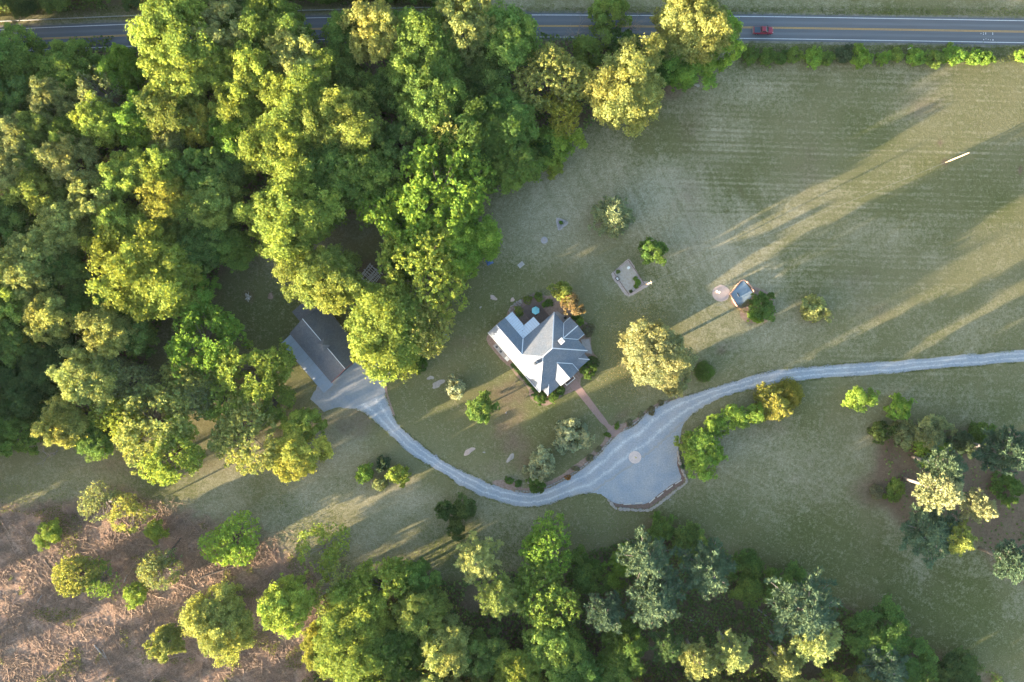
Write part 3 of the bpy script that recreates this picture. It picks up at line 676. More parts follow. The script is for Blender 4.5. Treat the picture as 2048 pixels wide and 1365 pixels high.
# ------------------------------------------------------------------ the trees, one by one (pixel of the crown's middle, crown radius in pixels, height in metres)
GW = 'trees of the left wood'; GS = 'trees of the lower wood'; GE = 'trees of the lower right grove'; GM = 'trees between wood and house'
for a in [
 # --- along the road and the top of the left wood
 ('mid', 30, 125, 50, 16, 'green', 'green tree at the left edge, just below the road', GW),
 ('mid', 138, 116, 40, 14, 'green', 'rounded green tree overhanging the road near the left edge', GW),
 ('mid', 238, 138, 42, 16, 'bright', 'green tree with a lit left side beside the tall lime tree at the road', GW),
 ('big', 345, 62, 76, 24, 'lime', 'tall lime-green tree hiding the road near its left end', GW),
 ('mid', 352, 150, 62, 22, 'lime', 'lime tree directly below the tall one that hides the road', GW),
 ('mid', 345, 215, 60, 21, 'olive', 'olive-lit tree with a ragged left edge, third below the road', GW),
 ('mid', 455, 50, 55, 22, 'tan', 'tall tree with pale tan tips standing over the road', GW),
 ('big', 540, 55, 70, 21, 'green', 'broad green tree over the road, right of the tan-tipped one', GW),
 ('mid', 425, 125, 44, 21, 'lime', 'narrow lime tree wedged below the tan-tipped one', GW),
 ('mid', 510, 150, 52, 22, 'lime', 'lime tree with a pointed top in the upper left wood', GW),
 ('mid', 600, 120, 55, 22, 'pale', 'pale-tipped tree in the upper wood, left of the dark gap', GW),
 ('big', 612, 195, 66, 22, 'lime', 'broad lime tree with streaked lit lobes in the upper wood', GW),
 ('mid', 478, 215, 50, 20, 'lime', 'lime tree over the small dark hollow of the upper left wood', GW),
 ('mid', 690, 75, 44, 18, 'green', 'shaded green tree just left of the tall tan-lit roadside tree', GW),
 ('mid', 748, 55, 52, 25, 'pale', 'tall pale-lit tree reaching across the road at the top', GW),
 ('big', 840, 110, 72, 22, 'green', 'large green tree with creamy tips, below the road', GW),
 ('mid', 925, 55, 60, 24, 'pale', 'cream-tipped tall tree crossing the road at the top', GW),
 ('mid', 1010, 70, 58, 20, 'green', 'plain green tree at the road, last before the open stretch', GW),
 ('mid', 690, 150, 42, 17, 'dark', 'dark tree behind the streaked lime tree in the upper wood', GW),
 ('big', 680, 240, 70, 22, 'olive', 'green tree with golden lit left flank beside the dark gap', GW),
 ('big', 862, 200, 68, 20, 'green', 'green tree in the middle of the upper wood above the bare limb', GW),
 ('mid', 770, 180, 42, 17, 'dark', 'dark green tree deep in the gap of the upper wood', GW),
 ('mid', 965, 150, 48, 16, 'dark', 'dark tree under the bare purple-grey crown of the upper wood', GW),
 ('bare', 1005, 158, 28, 14, 'grey', 'leafless purple-grey tree among the upper wood', GW),
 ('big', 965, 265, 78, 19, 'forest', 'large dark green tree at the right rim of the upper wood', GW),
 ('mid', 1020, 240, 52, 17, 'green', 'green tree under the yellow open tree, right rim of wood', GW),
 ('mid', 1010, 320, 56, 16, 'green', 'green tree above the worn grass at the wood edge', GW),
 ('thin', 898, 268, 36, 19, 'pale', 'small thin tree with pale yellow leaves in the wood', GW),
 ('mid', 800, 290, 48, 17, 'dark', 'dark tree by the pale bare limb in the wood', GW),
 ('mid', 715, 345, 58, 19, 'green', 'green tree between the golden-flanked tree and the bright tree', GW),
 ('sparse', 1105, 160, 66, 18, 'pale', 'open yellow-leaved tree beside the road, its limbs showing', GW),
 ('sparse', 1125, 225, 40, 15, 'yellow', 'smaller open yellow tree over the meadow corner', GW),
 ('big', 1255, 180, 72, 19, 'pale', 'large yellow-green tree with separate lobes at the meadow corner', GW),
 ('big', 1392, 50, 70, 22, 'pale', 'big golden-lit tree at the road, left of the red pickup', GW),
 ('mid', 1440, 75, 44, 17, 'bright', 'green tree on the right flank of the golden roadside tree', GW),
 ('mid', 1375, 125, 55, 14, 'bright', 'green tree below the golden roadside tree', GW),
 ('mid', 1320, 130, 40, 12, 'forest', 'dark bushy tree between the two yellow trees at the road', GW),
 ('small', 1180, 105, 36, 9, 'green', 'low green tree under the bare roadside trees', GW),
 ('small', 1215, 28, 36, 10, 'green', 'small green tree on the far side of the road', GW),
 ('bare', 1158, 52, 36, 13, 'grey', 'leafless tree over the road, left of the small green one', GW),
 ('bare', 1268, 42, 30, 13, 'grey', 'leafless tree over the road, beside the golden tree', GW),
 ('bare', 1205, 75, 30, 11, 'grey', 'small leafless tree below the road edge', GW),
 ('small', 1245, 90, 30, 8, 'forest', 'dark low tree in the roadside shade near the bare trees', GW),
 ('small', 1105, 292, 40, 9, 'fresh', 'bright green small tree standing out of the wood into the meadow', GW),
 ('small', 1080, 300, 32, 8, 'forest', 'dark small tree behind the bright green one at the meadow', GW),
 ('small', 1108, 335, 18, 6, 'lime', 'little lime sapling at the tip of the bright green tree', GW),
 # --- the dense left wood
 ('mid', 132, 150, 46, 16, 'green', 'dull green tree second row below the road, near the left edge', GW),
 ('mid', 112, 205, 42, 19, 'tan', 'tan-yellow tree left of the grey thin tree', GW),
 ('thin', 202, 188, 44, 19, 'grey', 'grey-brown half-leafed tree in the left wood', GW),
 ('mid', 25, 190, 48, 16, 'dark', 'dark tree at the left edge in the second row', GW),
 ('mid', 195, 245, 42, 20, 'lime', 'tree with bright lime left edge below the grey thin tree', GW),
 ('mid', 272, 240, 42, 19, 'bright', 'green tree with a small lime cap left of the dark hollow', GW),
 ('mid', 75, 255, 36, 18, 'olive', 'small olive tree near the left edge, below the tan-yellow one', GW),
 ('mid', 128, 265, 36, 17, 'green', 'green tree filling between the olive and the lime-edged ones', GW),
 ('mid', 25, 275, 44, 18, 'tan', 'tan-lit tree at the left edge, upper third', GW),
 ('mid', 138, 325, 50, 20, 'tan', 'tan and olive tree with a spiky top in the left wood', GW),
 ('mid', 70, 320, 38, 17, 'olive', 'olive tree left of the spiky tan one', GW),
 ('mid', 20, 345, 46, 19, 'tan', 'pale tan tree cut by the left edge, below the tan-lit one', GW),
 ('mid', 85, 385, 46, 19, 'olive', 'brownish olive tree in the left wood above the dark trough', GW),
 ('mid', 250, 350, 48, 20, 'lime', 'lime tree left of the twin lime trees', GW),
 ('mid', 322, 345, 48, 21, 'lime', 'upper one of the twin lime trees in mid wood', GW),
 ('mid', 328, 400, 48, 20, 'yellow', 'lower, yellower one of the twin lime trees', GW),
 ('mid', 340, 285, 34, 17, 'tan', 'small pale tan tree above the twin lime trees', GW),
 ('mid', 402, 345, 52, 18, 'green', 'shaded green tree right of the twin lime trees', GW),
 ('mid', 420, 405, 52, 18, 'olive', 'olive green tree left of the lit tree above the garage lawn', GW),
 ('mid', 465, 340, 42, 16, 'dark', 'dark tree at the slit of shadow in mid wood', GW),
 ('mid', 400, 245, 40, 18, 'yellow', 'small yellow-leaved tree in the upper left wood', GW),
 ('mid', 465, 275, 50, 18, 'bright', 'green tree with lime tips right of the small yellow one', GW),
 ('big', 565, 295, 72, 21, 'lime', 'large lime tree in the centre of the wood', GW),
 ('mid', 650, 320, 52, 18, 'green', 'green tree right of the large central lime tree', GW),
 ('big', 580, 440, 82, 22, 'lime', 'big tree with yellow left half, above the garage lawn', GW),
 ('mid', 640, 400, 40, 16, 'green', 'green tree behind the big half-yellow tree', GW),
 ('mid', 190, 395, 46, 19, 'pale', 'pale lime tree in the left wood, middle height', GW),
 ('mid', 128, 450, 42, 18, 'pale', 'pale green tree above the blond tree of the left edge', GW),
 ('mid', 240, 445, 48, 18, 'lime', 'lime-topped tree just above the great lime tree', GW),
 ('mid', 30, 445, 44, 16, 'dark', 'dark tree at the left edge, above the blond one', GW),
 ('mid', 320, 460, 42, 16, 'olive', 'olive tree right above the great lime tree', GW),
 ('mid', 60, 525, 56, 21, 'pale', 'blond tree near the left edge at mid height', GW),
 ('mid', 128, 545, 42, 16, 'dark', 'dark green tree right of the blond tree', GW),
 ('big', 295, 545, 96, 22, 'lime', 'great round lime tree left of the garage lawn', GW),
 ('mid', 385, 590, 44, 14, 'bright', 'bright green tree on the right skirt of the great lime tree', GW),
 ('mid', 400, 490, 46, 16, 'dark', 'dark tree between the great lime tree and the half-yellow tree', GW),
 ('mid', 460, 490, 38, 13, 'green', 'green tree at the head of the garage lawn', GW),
 ('mid', 18, 605, 44, 20, 'lime', 'lime tree cut by the left edge at mid height', GW),
 ('mid', 95, 635, 46, 20, 'pale', 'pale lime tree left of the dark pit in the wood', GW),
 ('mid', 15, 680, 46, 17, 'dark', 'dark blue-green tree on the left edge below the lime one', GW),
 ('small', 55, 670, 24, 14, 'yellow', 'small yellow tree beside the dark pit', GW),
 ('mid', 215, 665, 52, 20, 'pale', 'pale tree with a lit left side below the great lime tree', GW),
 ('mid', 272, 672, 38, 15, 'dark', 'dark green tree to the right of the pale one below the great lime tree', GW),
 ('mid', 228, 602, 42, 15, 'forest', 'dark yellowish-green tree below left of the great lime tree', GW),
 ('mid', 165, 620, 36, 14, 'forest', 'forest green tree over the dark pit', GW),
 ('mid', 180, 765, 58, 20, 'pale', 'pale lime tree above the lower left clearing', GW),
 ('mid', 118, 838, 46, 19, 'pale', 'pale tree at the lower corner of the left wood', GW),
 ('mid', 95, 735, 44, 14, 'deep', 'very dark tree in the shade of the lower left wood', GW),
 ('mid', 30, 780, 52, 15, 'deep', 'deep green shaded tree on the left edge of the lower wood', GW),
 ('mid', 25, 868, 44, 14, 'green', 'green tree at the left edge where the clearing begins', GW),
 ('mid', 185, 880, 38, 10, 'green', 'low green tree above the grassy track at lower left', GW),
 ('small', 130, 700, 34, 11, 'deep', 'low dark tree inside the dark pit of the left wood', GW),
 # --- open oaks between wood, garage and clearing
 ('sparse', 405, 685, 80, 17, 'bright', 'open dark-leaved tree left of the garage, ground showing through', GM),
 ('sparse', 505, 735, 70, 16, 'lime', 'open pale-leaved tree just left of the garage lean-to', GM),
 ('sparse', 392, 785, 44, 13, 'grey', 'small open greyish tree below the dark-leaved open one', GM),
 ('sparse', 255, 760, 50, 16, 'grey', 'open blue-green tree right of the pale lime tree at lower left', GM),
 ('sparse', 305, 850, 84, 17, 'pale', 'wide open yellowish tree at the top of the clearing', GM),
 ('sparse', 345, 905, 62, 16, 'lime', 'open lime tree over the grassy track below the wide one', GM),
 ('sparse', 490, 870, 76, 13.5, 'pale', 'open silvery-leaved tree over the lower grass track', GM),
 ('sparse', 385, 745, 52, 14, 'pale', 'open pale tree filling between the dark-leaved one and the small greyish one', GM),
 ('sparse', 445, 800, 48, 12, 'lime', 'open lime tree left below the garage lean-to', GM),
 ('sparse', 548, 800, 44, 8, 'lime', 'low open lime tree at the corner of the lean-to', GM),
 ('sparse', 240, 830, 54, 16, 'lime', 'open lime tree left of the wide yellowish one', GM),
 ('mid', 590, 905, 56, 10.5, 'yellow', 'yellow tree left of the drive, below the garage court', GM),
 ('mid', 600, 850, 36, 10, 'lime', 'lime tree joined to the yellow one left of the drive', GM),
 ('big', 646, 552, 70, 20, 'olive', 'olive-gold tree leaning over the back of the garage', GM),
 ('big', 770, 658, 92, 20, 'lime', 'big lime tree hiding the right end of the garage', GM),
 ('sparse', 846, 655, 62, 17, 'pale', 'open pale-leaved tree between garage and house', GM),
 ('sparse', 880, 385, 104, 22, 'bright', 'wide bright green tree at the upper left of the back lawn', GM),
 ('sparse', 805, 450, 84, 18, 'bright', 'bright green tree with scattered leaf tufts above the log pile', GM),
 ('sparse', 850, 530, 96, 21, 'lime', 'bright lime tree between log pile and blue tarpaulin', GM),
 ('big', 925, 490, 66, 16, 'bright', 'dense green tree beside the wooden rail and blue tarpaulin', GM),
 ('mid', 870, 400, 74, 15, 'green', 'green tree within the wide bright one at the back lawn', GM),
 ('mid', 840, 500, 62, 14, 'forest', 'inner green tree under the bright lime one by the log pile', GM),
 ('mid', 790, 410, 50, 14, 'forest', 'forest green tree left above the bright trees of the back lawn', GM),
 # --- lower left clearing and its rim
 ('bare', 86, 915, 34, 7, 'grey', 'grey leafless shrub-like tree on the track, left edge', GM),
 ('thin', 205, 1005, 46, 10, 'grey', 'thin pale grey-green tree at the top of the clear-cut', GM),
 ('thin', 262, 1028, 42, 11, 'pale', 'thin pale tree over its own trunk, top of the clear-cut', GM),
 ('small', 100, 1065, 26, 6, 'lime', 'small lime bush-like tree on the clear-cut, left', GM),
 ('small', 310, 1062, 20, 5, 'lime', 'tiny lime sapling near the top of the clear-cut', GM),
 ('sparse', 465, 1082, 54, 8.5, 'fresh', 'bright green tree at the right rim of the clear-cut', GM),
 ('sparse', 155, 1150, 46, 14, 'pale', 'lime tree standing alone in the clear-cut, left', GM),
 ('thin', 205, 1160, 36, 11, 'green', 'thin green tree behind the lone lime tree in the clear-cut', GM),
 ('thin', 322, 1140, 42, 13, 'grey', 'grey-green fuzzy tree in the middle of the clear-cut', GM),
 ('thin', 318, 1138, 40, 12, 'tan', 'second fuzzy tree, tan-grey, in the middle of the clear-cut', GM),
 ('small', 272, 1188, 26, 8, 'lime', 'small lime tree below the fuzzy grey tree', GM),
 ('big', 430, 1250, 66, 20, 'pale', 'large lime tree in the lower clear-cut', GM),
 ('mid', 332, 1285, 36, 14, 'pale', 'narrow lime tree left of the large one in the lower clear-cut', GM),
 ('mid', 575, 1208, 46, 25, 'lime', 'bright green tree at the lower right end of the clear-cut', GM),
 ('thin', 645, 1100, 56, 9, 'lime', 'open light green tree above the clear-cut corner', GM),
 ('thin', 670, 1180, 46, 12, 'pale', 'thin pale tree at the corner of the lower wood', GM),
 # --- lower wood
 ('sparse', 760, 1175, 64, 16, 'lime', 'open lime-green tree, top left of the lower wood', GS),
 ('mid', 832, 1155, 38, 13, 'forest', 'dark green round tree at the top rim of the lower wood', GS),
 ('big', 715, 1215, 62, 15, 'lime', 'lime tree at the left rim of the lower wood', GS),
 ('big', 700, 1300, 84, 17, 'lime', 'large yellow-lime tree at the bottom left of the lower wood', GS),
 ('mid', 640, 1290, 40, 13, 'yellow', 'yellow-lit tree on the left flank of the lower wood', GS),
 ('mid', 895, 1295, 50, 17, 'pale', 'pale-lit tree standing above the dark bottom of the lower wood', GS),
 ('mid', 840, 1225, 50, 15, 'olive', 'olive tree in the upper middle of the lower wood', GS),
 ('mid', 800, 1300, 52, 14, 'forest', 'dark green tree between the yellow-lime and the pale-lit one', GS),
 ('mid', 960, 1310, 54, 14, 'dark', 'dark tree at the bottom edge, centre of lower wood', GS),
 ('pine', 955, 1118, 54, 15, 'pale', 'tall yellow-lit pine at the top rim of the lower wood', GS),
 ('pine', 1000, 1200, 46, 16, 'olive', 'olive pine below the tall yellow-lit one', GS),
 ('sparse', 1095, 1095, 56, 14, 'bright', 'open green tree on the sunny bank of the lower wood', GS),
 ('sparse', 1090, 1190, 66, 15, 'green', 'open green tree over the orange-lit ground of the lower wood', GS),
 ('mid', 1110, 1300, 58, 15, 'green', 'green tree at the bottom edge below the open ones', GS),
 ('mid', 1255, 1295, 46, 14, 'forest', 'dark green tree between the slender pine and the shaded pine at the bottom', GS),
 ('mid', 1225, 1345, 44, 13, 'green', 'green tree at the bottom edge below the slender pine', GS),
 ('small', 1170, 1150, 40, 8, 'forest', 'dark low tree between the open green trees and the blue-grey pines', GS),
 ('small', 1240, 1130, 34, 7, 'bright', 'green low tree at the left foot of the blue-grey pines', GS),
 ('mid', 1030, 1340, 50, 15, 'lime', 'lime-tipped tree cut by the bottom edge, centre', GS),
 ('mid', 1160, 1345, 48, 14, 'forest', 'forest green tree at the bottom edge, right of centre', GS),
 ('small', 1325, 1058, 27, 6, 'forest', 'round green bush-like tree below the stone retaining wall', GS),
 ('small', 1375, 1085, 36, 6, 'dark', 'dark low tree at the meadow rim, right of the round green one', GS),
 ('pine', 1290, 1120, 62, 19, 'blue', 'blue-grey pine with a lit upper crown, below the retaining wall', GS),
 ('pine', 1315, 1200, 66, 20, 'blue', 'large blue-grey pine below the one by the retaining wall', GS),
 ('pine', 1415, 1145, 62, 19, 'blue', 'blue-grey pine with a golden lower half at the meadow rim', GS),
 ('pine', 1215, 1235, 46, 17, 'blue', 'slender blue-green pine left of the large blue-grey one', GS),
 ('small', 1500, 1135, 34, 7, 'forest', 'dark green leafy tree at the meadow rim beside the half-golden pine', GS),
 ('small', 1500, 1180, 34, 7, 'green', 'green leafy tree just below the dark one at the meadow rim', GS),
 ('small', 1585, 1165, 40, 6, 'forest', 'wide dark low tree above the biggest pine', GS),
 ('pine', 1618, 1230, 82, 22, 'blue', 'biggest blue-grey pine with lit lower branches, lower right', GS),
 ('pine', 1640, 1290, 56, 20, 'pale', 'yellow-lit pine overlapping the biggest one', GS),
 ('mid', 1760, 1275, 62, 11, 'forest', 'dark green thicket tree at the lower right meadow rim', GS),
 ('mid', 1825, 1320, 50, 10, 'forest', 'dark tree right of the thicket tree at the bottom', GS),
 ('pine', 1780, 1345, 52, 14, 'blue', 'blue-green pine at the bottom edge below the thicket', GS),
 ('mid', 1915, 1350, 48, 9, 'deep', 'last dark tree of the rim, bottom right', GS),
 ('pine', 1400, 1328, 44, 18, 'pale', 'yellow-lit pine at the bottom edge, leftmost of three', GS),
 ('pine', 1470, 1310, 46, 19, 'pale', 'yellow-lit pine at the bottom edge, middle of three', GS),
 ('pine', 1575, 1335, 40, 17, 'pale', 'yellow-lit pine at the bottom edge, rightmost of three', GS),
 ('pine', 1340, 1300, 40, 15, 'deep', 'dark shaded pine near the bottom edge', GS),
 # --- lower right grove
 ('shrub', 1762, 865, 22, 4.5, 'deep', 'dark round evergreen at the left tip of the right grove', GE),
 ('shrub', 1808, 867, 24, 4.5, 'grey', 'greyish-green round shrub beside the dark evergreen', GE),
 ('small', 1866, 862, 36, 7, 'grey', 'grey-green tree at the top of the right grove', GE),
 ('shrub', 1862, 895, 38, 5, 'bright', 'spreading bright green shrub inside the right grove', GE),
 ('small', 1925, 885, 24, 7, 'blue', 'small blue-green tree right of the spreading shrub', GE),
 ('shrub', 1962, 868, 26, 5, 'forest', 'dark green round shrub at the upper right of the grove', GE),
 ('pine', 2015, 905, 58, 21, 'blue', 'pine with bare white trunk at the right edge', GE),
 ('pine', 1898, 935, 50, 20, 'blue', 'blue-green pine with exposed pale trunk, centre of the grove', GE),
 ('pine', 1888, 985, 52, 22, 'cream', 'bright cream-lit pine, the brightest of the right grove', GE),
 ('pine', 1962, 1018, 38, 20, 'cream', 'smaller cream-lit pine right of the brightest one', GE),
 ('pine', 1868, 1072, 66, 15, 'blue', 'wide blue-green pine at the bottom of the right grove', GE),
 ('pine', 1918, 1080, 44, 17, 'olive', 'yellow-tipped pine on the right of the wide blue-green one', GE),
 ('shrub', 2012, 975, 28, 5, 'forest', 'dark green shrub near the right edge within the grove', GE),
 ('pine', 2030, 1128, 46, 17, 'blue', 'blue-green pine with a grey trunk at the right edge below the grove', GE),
 ('shrub', 1790, 982, 20, 2.2, 'green', 'low green shrub on brown ground left of the grove', GE),
 ('shrub', 1752, 985, 14, 1.8, 'brown', 'low brown shrub left of the low green one', GE),
 ('small', 1715, 800, 27, 7, 'fresh', 'light green young tree alone below the right part of the drive', GE),
 ('small', 1800, 818, 24, 6, 'bright', 'young green tree with gaps between grove and drive', GE),
 # --- row beside the parking apron
 ('small', 1373, 888, 20, 6, 'lime', 'lime-lit small tree touching the parking apron', 'trees in the row by the parking apron'),
 ('small', 1403, 885, 34, 7.5, 'fresh', 'bright green tree with bare twigs right of the parking apron', 'trees in the row by the parking apron'),
 ('small', 1395, 928, 30, 6, 'fresh', 'bright green tree at the lower end of the row by the apron', 'trees in the row by the parking apron'),
 ('small', 1430, 912, 20, 5, 'fresh', 'small green tree on the meadow side of the apron row', 'trees in the row by the parking apron'),
 ('small', 1433, 852, 23, 5.5, 'fresh', 'small lime tree third from the golden cedar in the row', 'trees in the row by the parking apron'),
 ('small', 1468, 835, 25, 6.5, 'fresh', 'yellow-green tree second from the golden cedar in the row', 'trees in the row by the parking apron'),
 ('small', 1503, 828, 23, 6.5, 'fresh', 'green tree next to the golden cedar in the row', 'trees in the row by the parking apron'),
 ('spruce', 1548, 808, 40, 8.5, 'gold', 'golden cedar at the upper end of the row by the drive', 'trees in the row by the parking apron'),
 ('cedar', 1582, 790, 30, 8, 'gold', 'darker gold cedar leaning behind the golden cedar', 'trees in the row by the parking apron'),
 # --- yard trees round the house
 ('spruce', 1230, 430, 50, 14, 'grey', 'blue-green spruce-like tree with a sunlit cream top on the back lawn', None),
 ('small', 1303, 502, 28, 8.5, 'forest', 'dark green rounded tree beside the vegetable garden', None),
 ('big', 1312, 705, 68, 14.5, 'cream', 'big cream-yellow tree right of the house', None),
 ('small', 1352, 765, 26, 8, 'cream', 'cream side tree at the lower skirt of the big cream-yellow one', None),
 ('cedar', 1412, 744, 19, 5, 'forest', 'small green cone-shaped tree beside the drive, right of the big cream tree', None),
 ('small', 1127, 583, 22, 8.5, 'olive', 'green and gold tree at the back corner of the house', None),
 ('small', 1138, 607, 24, 7.5, 'rust', 'rust-pink tree touching the back corner of the house', None),
 ('shrub', 912, 777, 21, 5, 'silver', 'grey-green small tree on the lawn left of the house', None, 'tree', 'silvery_tree'),
 ('small', 960, 819, 29, 6.5, 'green', 'round dark green tree on the lawn left of the house', None),
 ('shrub', 1142, 873, 37, 7, 'silver', 'pale silvery tree on the lawn below the front walk', None, 'tree', 'silvery_tree'),
 ('shrub', 1082, 930, 27, 7.5, 'silver', 'silvery tree with a cream side at the curve of the drive', None, 'tree', 'silvery_tree'),
 ('shrub', 1073, 968, 17, 2.5, 'forest', 'dark green shrub at the foot of the silvery tree by the drive', None),
 ('small', 893, 1022, 22, 5.5, 'deep', 'dark tree below the drive, left one of the dark trio', 'dark trio below the drive'),
 ('small', 928, 1020, 24, 6, 'deep', 'dark tree below the drive, right one of the dark trio', 'dark trio below the drive'),
 ('small', 912, 1058, 19, 4.5, 'deep', 'dark tree below the drive, lowest of the dark trio', 'dark trio below the drive'),
 ('shrub', 730, 948, 18, 4, 'fresh', 'bright green round shrub, leftmost of four on the lower lawn', 'four round shrubs on the lower lawn'),
 ('shrub', 766, 927, 15, 4, 'blue', 'bluish round shrub, topmost of four on the lower lawn', 'four round shrubs on the lower lawn'),
 ('shrub', 798, 950, 19, 4.5, 'lime', 'yellow-lit round shrub, rightmost of four on the lower lawn', 'four round shrubs on the lower lawn'),
 ('shrub', 759, 968, 14, 4, 'grey', 'grey-green round shrub, lowest of four on the lower lawn', 'four round shrubs on the lower lawn'),
 ('shrub', 1627, 618, 30, 4.5, 'tan', 'round tan and orange-tipped shrub alone on the meadow', None),
 ('shrub', 838, 728, 16, 2.5, 'forest', 'low dark shrub under the pale-leaved tree by the court', None),
]:
    tree(*a)

# roadside hedge: each bush its own
for i, (x, r_, t, lb) in enumerate([(1502, 16, 'forest', 'dark hedge bush nearest the golden roadside tree'), (1535, 17, 'green', 'second hedge bush below the red pickup'), (1560, 14, 'forest', 'third hedge bush, low and dark'),
   (1587, 17, 'green', 'fourth bush of the roadside hedge'), (1628, 18, 'bright', 'bright fifth bush of the roadside hedge'), (1656, 14, 'green', 'sixth small bush of the roadside hedge'),
   (1687, 18, 'blue', 'greyish bush in the middle of the roadside hedge'), (1722, 22, 'bright', 'largest bright bush of the roadside hedge'), (1767, 13, 'bright', 'small bush right of the largest hedge bush'),
   (1792, 14, 'green', 'small bush left of the white post in the hedge'), (1832, 18, 'bright', 'hedge bush just right of the white post'), (1868, 18, 'green', 'third hedge bush from the right gap'),
   (1906, 19, 'bright', 'wide hedge bush second from the right gap'), (1950, 16, 'bright', 'hedge bush left of the gap'), (1972, 15, 'bright', 'last hedge bush before the gap'), (2044, 13, 'bright', 'hedge bush at the right edge beyond the gap')]):
    tree('shrub', x, 113+(i % 3)*3-2, r_, 2.6, t, lb, 'roadside hedge bushes')

# bushes in the beds round the house
for zx, zy, r_, h_, t, lb in [(640, 1115, 13, 1.9, 'forest', 'dark green bush at the front left corner of the house'), (755, 1112, 11, 1.7, 'forest', 'dark green bush second from the front left corner'),
   (825, 1050, 10, 1.3, 'forest', 'low bush left of the front steps'), (1075, 875, 15, 2.0, 'forest', 'large green bush right of the front porch'), (1112, 795, 12, 1.8, 'deep', 'dark bush at the right corner of the porch'),
   (1000, 425, 8, 1.2, 'bright', 'bright small bush behind the back wing'), (960, 375, 9, 1.0, 'forest', 'low dark bush under the rust-pink tree'), (1075, 505, 13, 1.8, 'brown', 'brownish bush along the rear wing bed'),
   (715, 255, 8, 1.0, 'forest', 'small green bush right of the deck'), (625, 205, 9, 1.0, 'green', 'green bush behind the deck corner'), (672, 272, 5, .7, 'bright', 'little round pale green plant beside the deck rail'),
   (530, 232, 9, 1.2, 'olive', 'olive bush left of the deck corner'), (447, 335, 9, 1.6, 'olive', 'olive-gold bush in the nook between deck and metal roof'), (1000, 400, 6, .8, 'olive', 'olive tuft behind the back wing')]:
    px_, py_ = HZ(zx, zy); tree('shrub', px_, py_, r_, h_, t, lb, 'bushes in the beds round the house')
for px_, py_, r_, h_, t, lb in [(1322, 806, 8, .7, 'brown', 'rusty grass clump under the big cream tree'), (1302, 822, 8, .7, 'brown', 'rusty clump second from the big cream tree along the drive'), (1282, 831, 6, .6, 'brown', 'rusty clump third from the big cream tree along the drive'),
   (1259, 846, 8, .7, 'brown', 'rusty clump right of the brick walk end'), (1234, 853, 6, .8, 'green', 'green tuft right beside the walk end'), (1215, 870, 6, .8, 'green', 'green tuft left beside the walk end'), (1197, 899, 6, .6, 'brown', 'rusty clump first left of the brick walk'),
   (1180, 916, 6, .6, 'brown', 'rusty clump second left of the brick walk'), (1152, 938, 8, .7, 'brown', 'rusty clump third left of the brick walk'), (1135, 956, 6, .6, 'orange', 'orange clump on the border beside the drive'),
   (1018, 962, 9, 1.2, 'forest', 'dark green bush at the left end of the border'), (1036, 968, 6, .6, 'forest', 'dark green bush second in the border'), (1364, 934, 5, .9, 'blue', 'small bluish bush against the retaining wall')]:
    tree('shrub', px_, py_, r_, h_, t, lb, 'clumps in the border along the drive')

# the wood goes on beyond the frame (it throws the long evening shadows)
rr = random.Random(3)
def beyond(pts, lo, hi, label, group):
    for x, y in pts:
        tree(rr.choice(['mid', 'mid', 'big']), x, y, rr.uniform(44, 66), rr.uniform(lo, hi), rr.choice(['lime', 'green', 'olive', 'pale']), label, group)
beyond([(-75+rr.uniform(-15, 15), y+rr.uniform(-15, 15)) for y in range(60, 960, 78)] + [(-165+rr.uniform(-20, 20), y+rr.uniform(-15, 15)) for y in range(80, 1000, 95)] +
       [(-260+rr.uniform(-20, 20), y) for y in range(200, 1060, 120)] + [(-170, 110), (-330, 225), (-430, 280)], 18, 22, 'tree of the wood beyond the left edge', 'trees beyond the left edge')
beyond([(x+rr.uniform(-15, 15), 1420+rr.uniform(-15, 15)) for x in range(690, 1760, 82)] + [(x+rr.uniform(-15, 15), 1505+rr.uniform(-15, 15)) for x in range(640, 1700, 95)], 15, 18, 'tree of the wood beyond the bottom edge', 'trees beyond the bottom edge')
beyond([(-330, 1130), (-420, 1290), (-300, 1420), (-150, 1560), (120, 1640), (-520, 1180)], 14, 18, 'tree beyond the lower left corner', 'trees beyond the lower left corner')
for i in range(13):
    x = -40+i*75; tree('mid' if i % 3 else 'small', x, (-22 if x < 500 else -22)-i*1.5+rr.uniform(-6, 6), rr.uniform(34, 46), rr.uniform(6, 9), rr.choice(['forest', 'dark', 'deep']), 'dark green tree beyond the road at the top edge, %s from the left' % ('first second third fourth fifth sixth seventh eighth ninth tenth eleventh twelfth thirteenth'.split()[i]), 'trees beyond the road')

# ------------------------------------------------------------------ undergrowth, fallen leaves, slash: what nobody could count
def undergrowth():
    r = np.random.default_rng(77); pts = []
    for poly, n in ((WOOD, 48000), (WOOD_S, 34000), (WOOD_E, 700), (WOOD_N, 6000)):
        a = np.array(poly); lo, hi = a.min(0), a.max(0); lo = np.maximum(lo, (-60, -70)); hi = np.minimum(hi, (2110, 1430))
        q = r.uniform(lo, hi, (n*2, 2)); q = q[in_poly(q[:, 0], q[:, 1], poly)]
        q = q[fbm(q[:, 0]*.02, q[:, 1]*.02, 9, 3) > .36][:n]; pts.append(q)
    q = np.vstack(pts); n = len(q); hmax = 2.2*fbm(q[:, 0]*.05, q[:, 1]*.05, 19, 2)
    p = PA(q, .15+hmax*r.uniform(.1, 1, n))
    g = fbm(q[:, 0]*.03, q[:, 1]*.03, 29, 2)
    return leaf_mesh('undergrowth', p, unit(rand_dirs(n, r)*.7+np.array([0, 0, .7])), .36, (.6+.8*g)*r.uniform(.7, 1.3, n), r.uniform(.1, .8, n), LEAF)
ug = obj('undergrowth', undergrowth()); ug.color = (.135, .195, .08, 1); tag(ug, 'low green undergrowth on the floor of the woods', 'undergrowth', None, 'stuff')

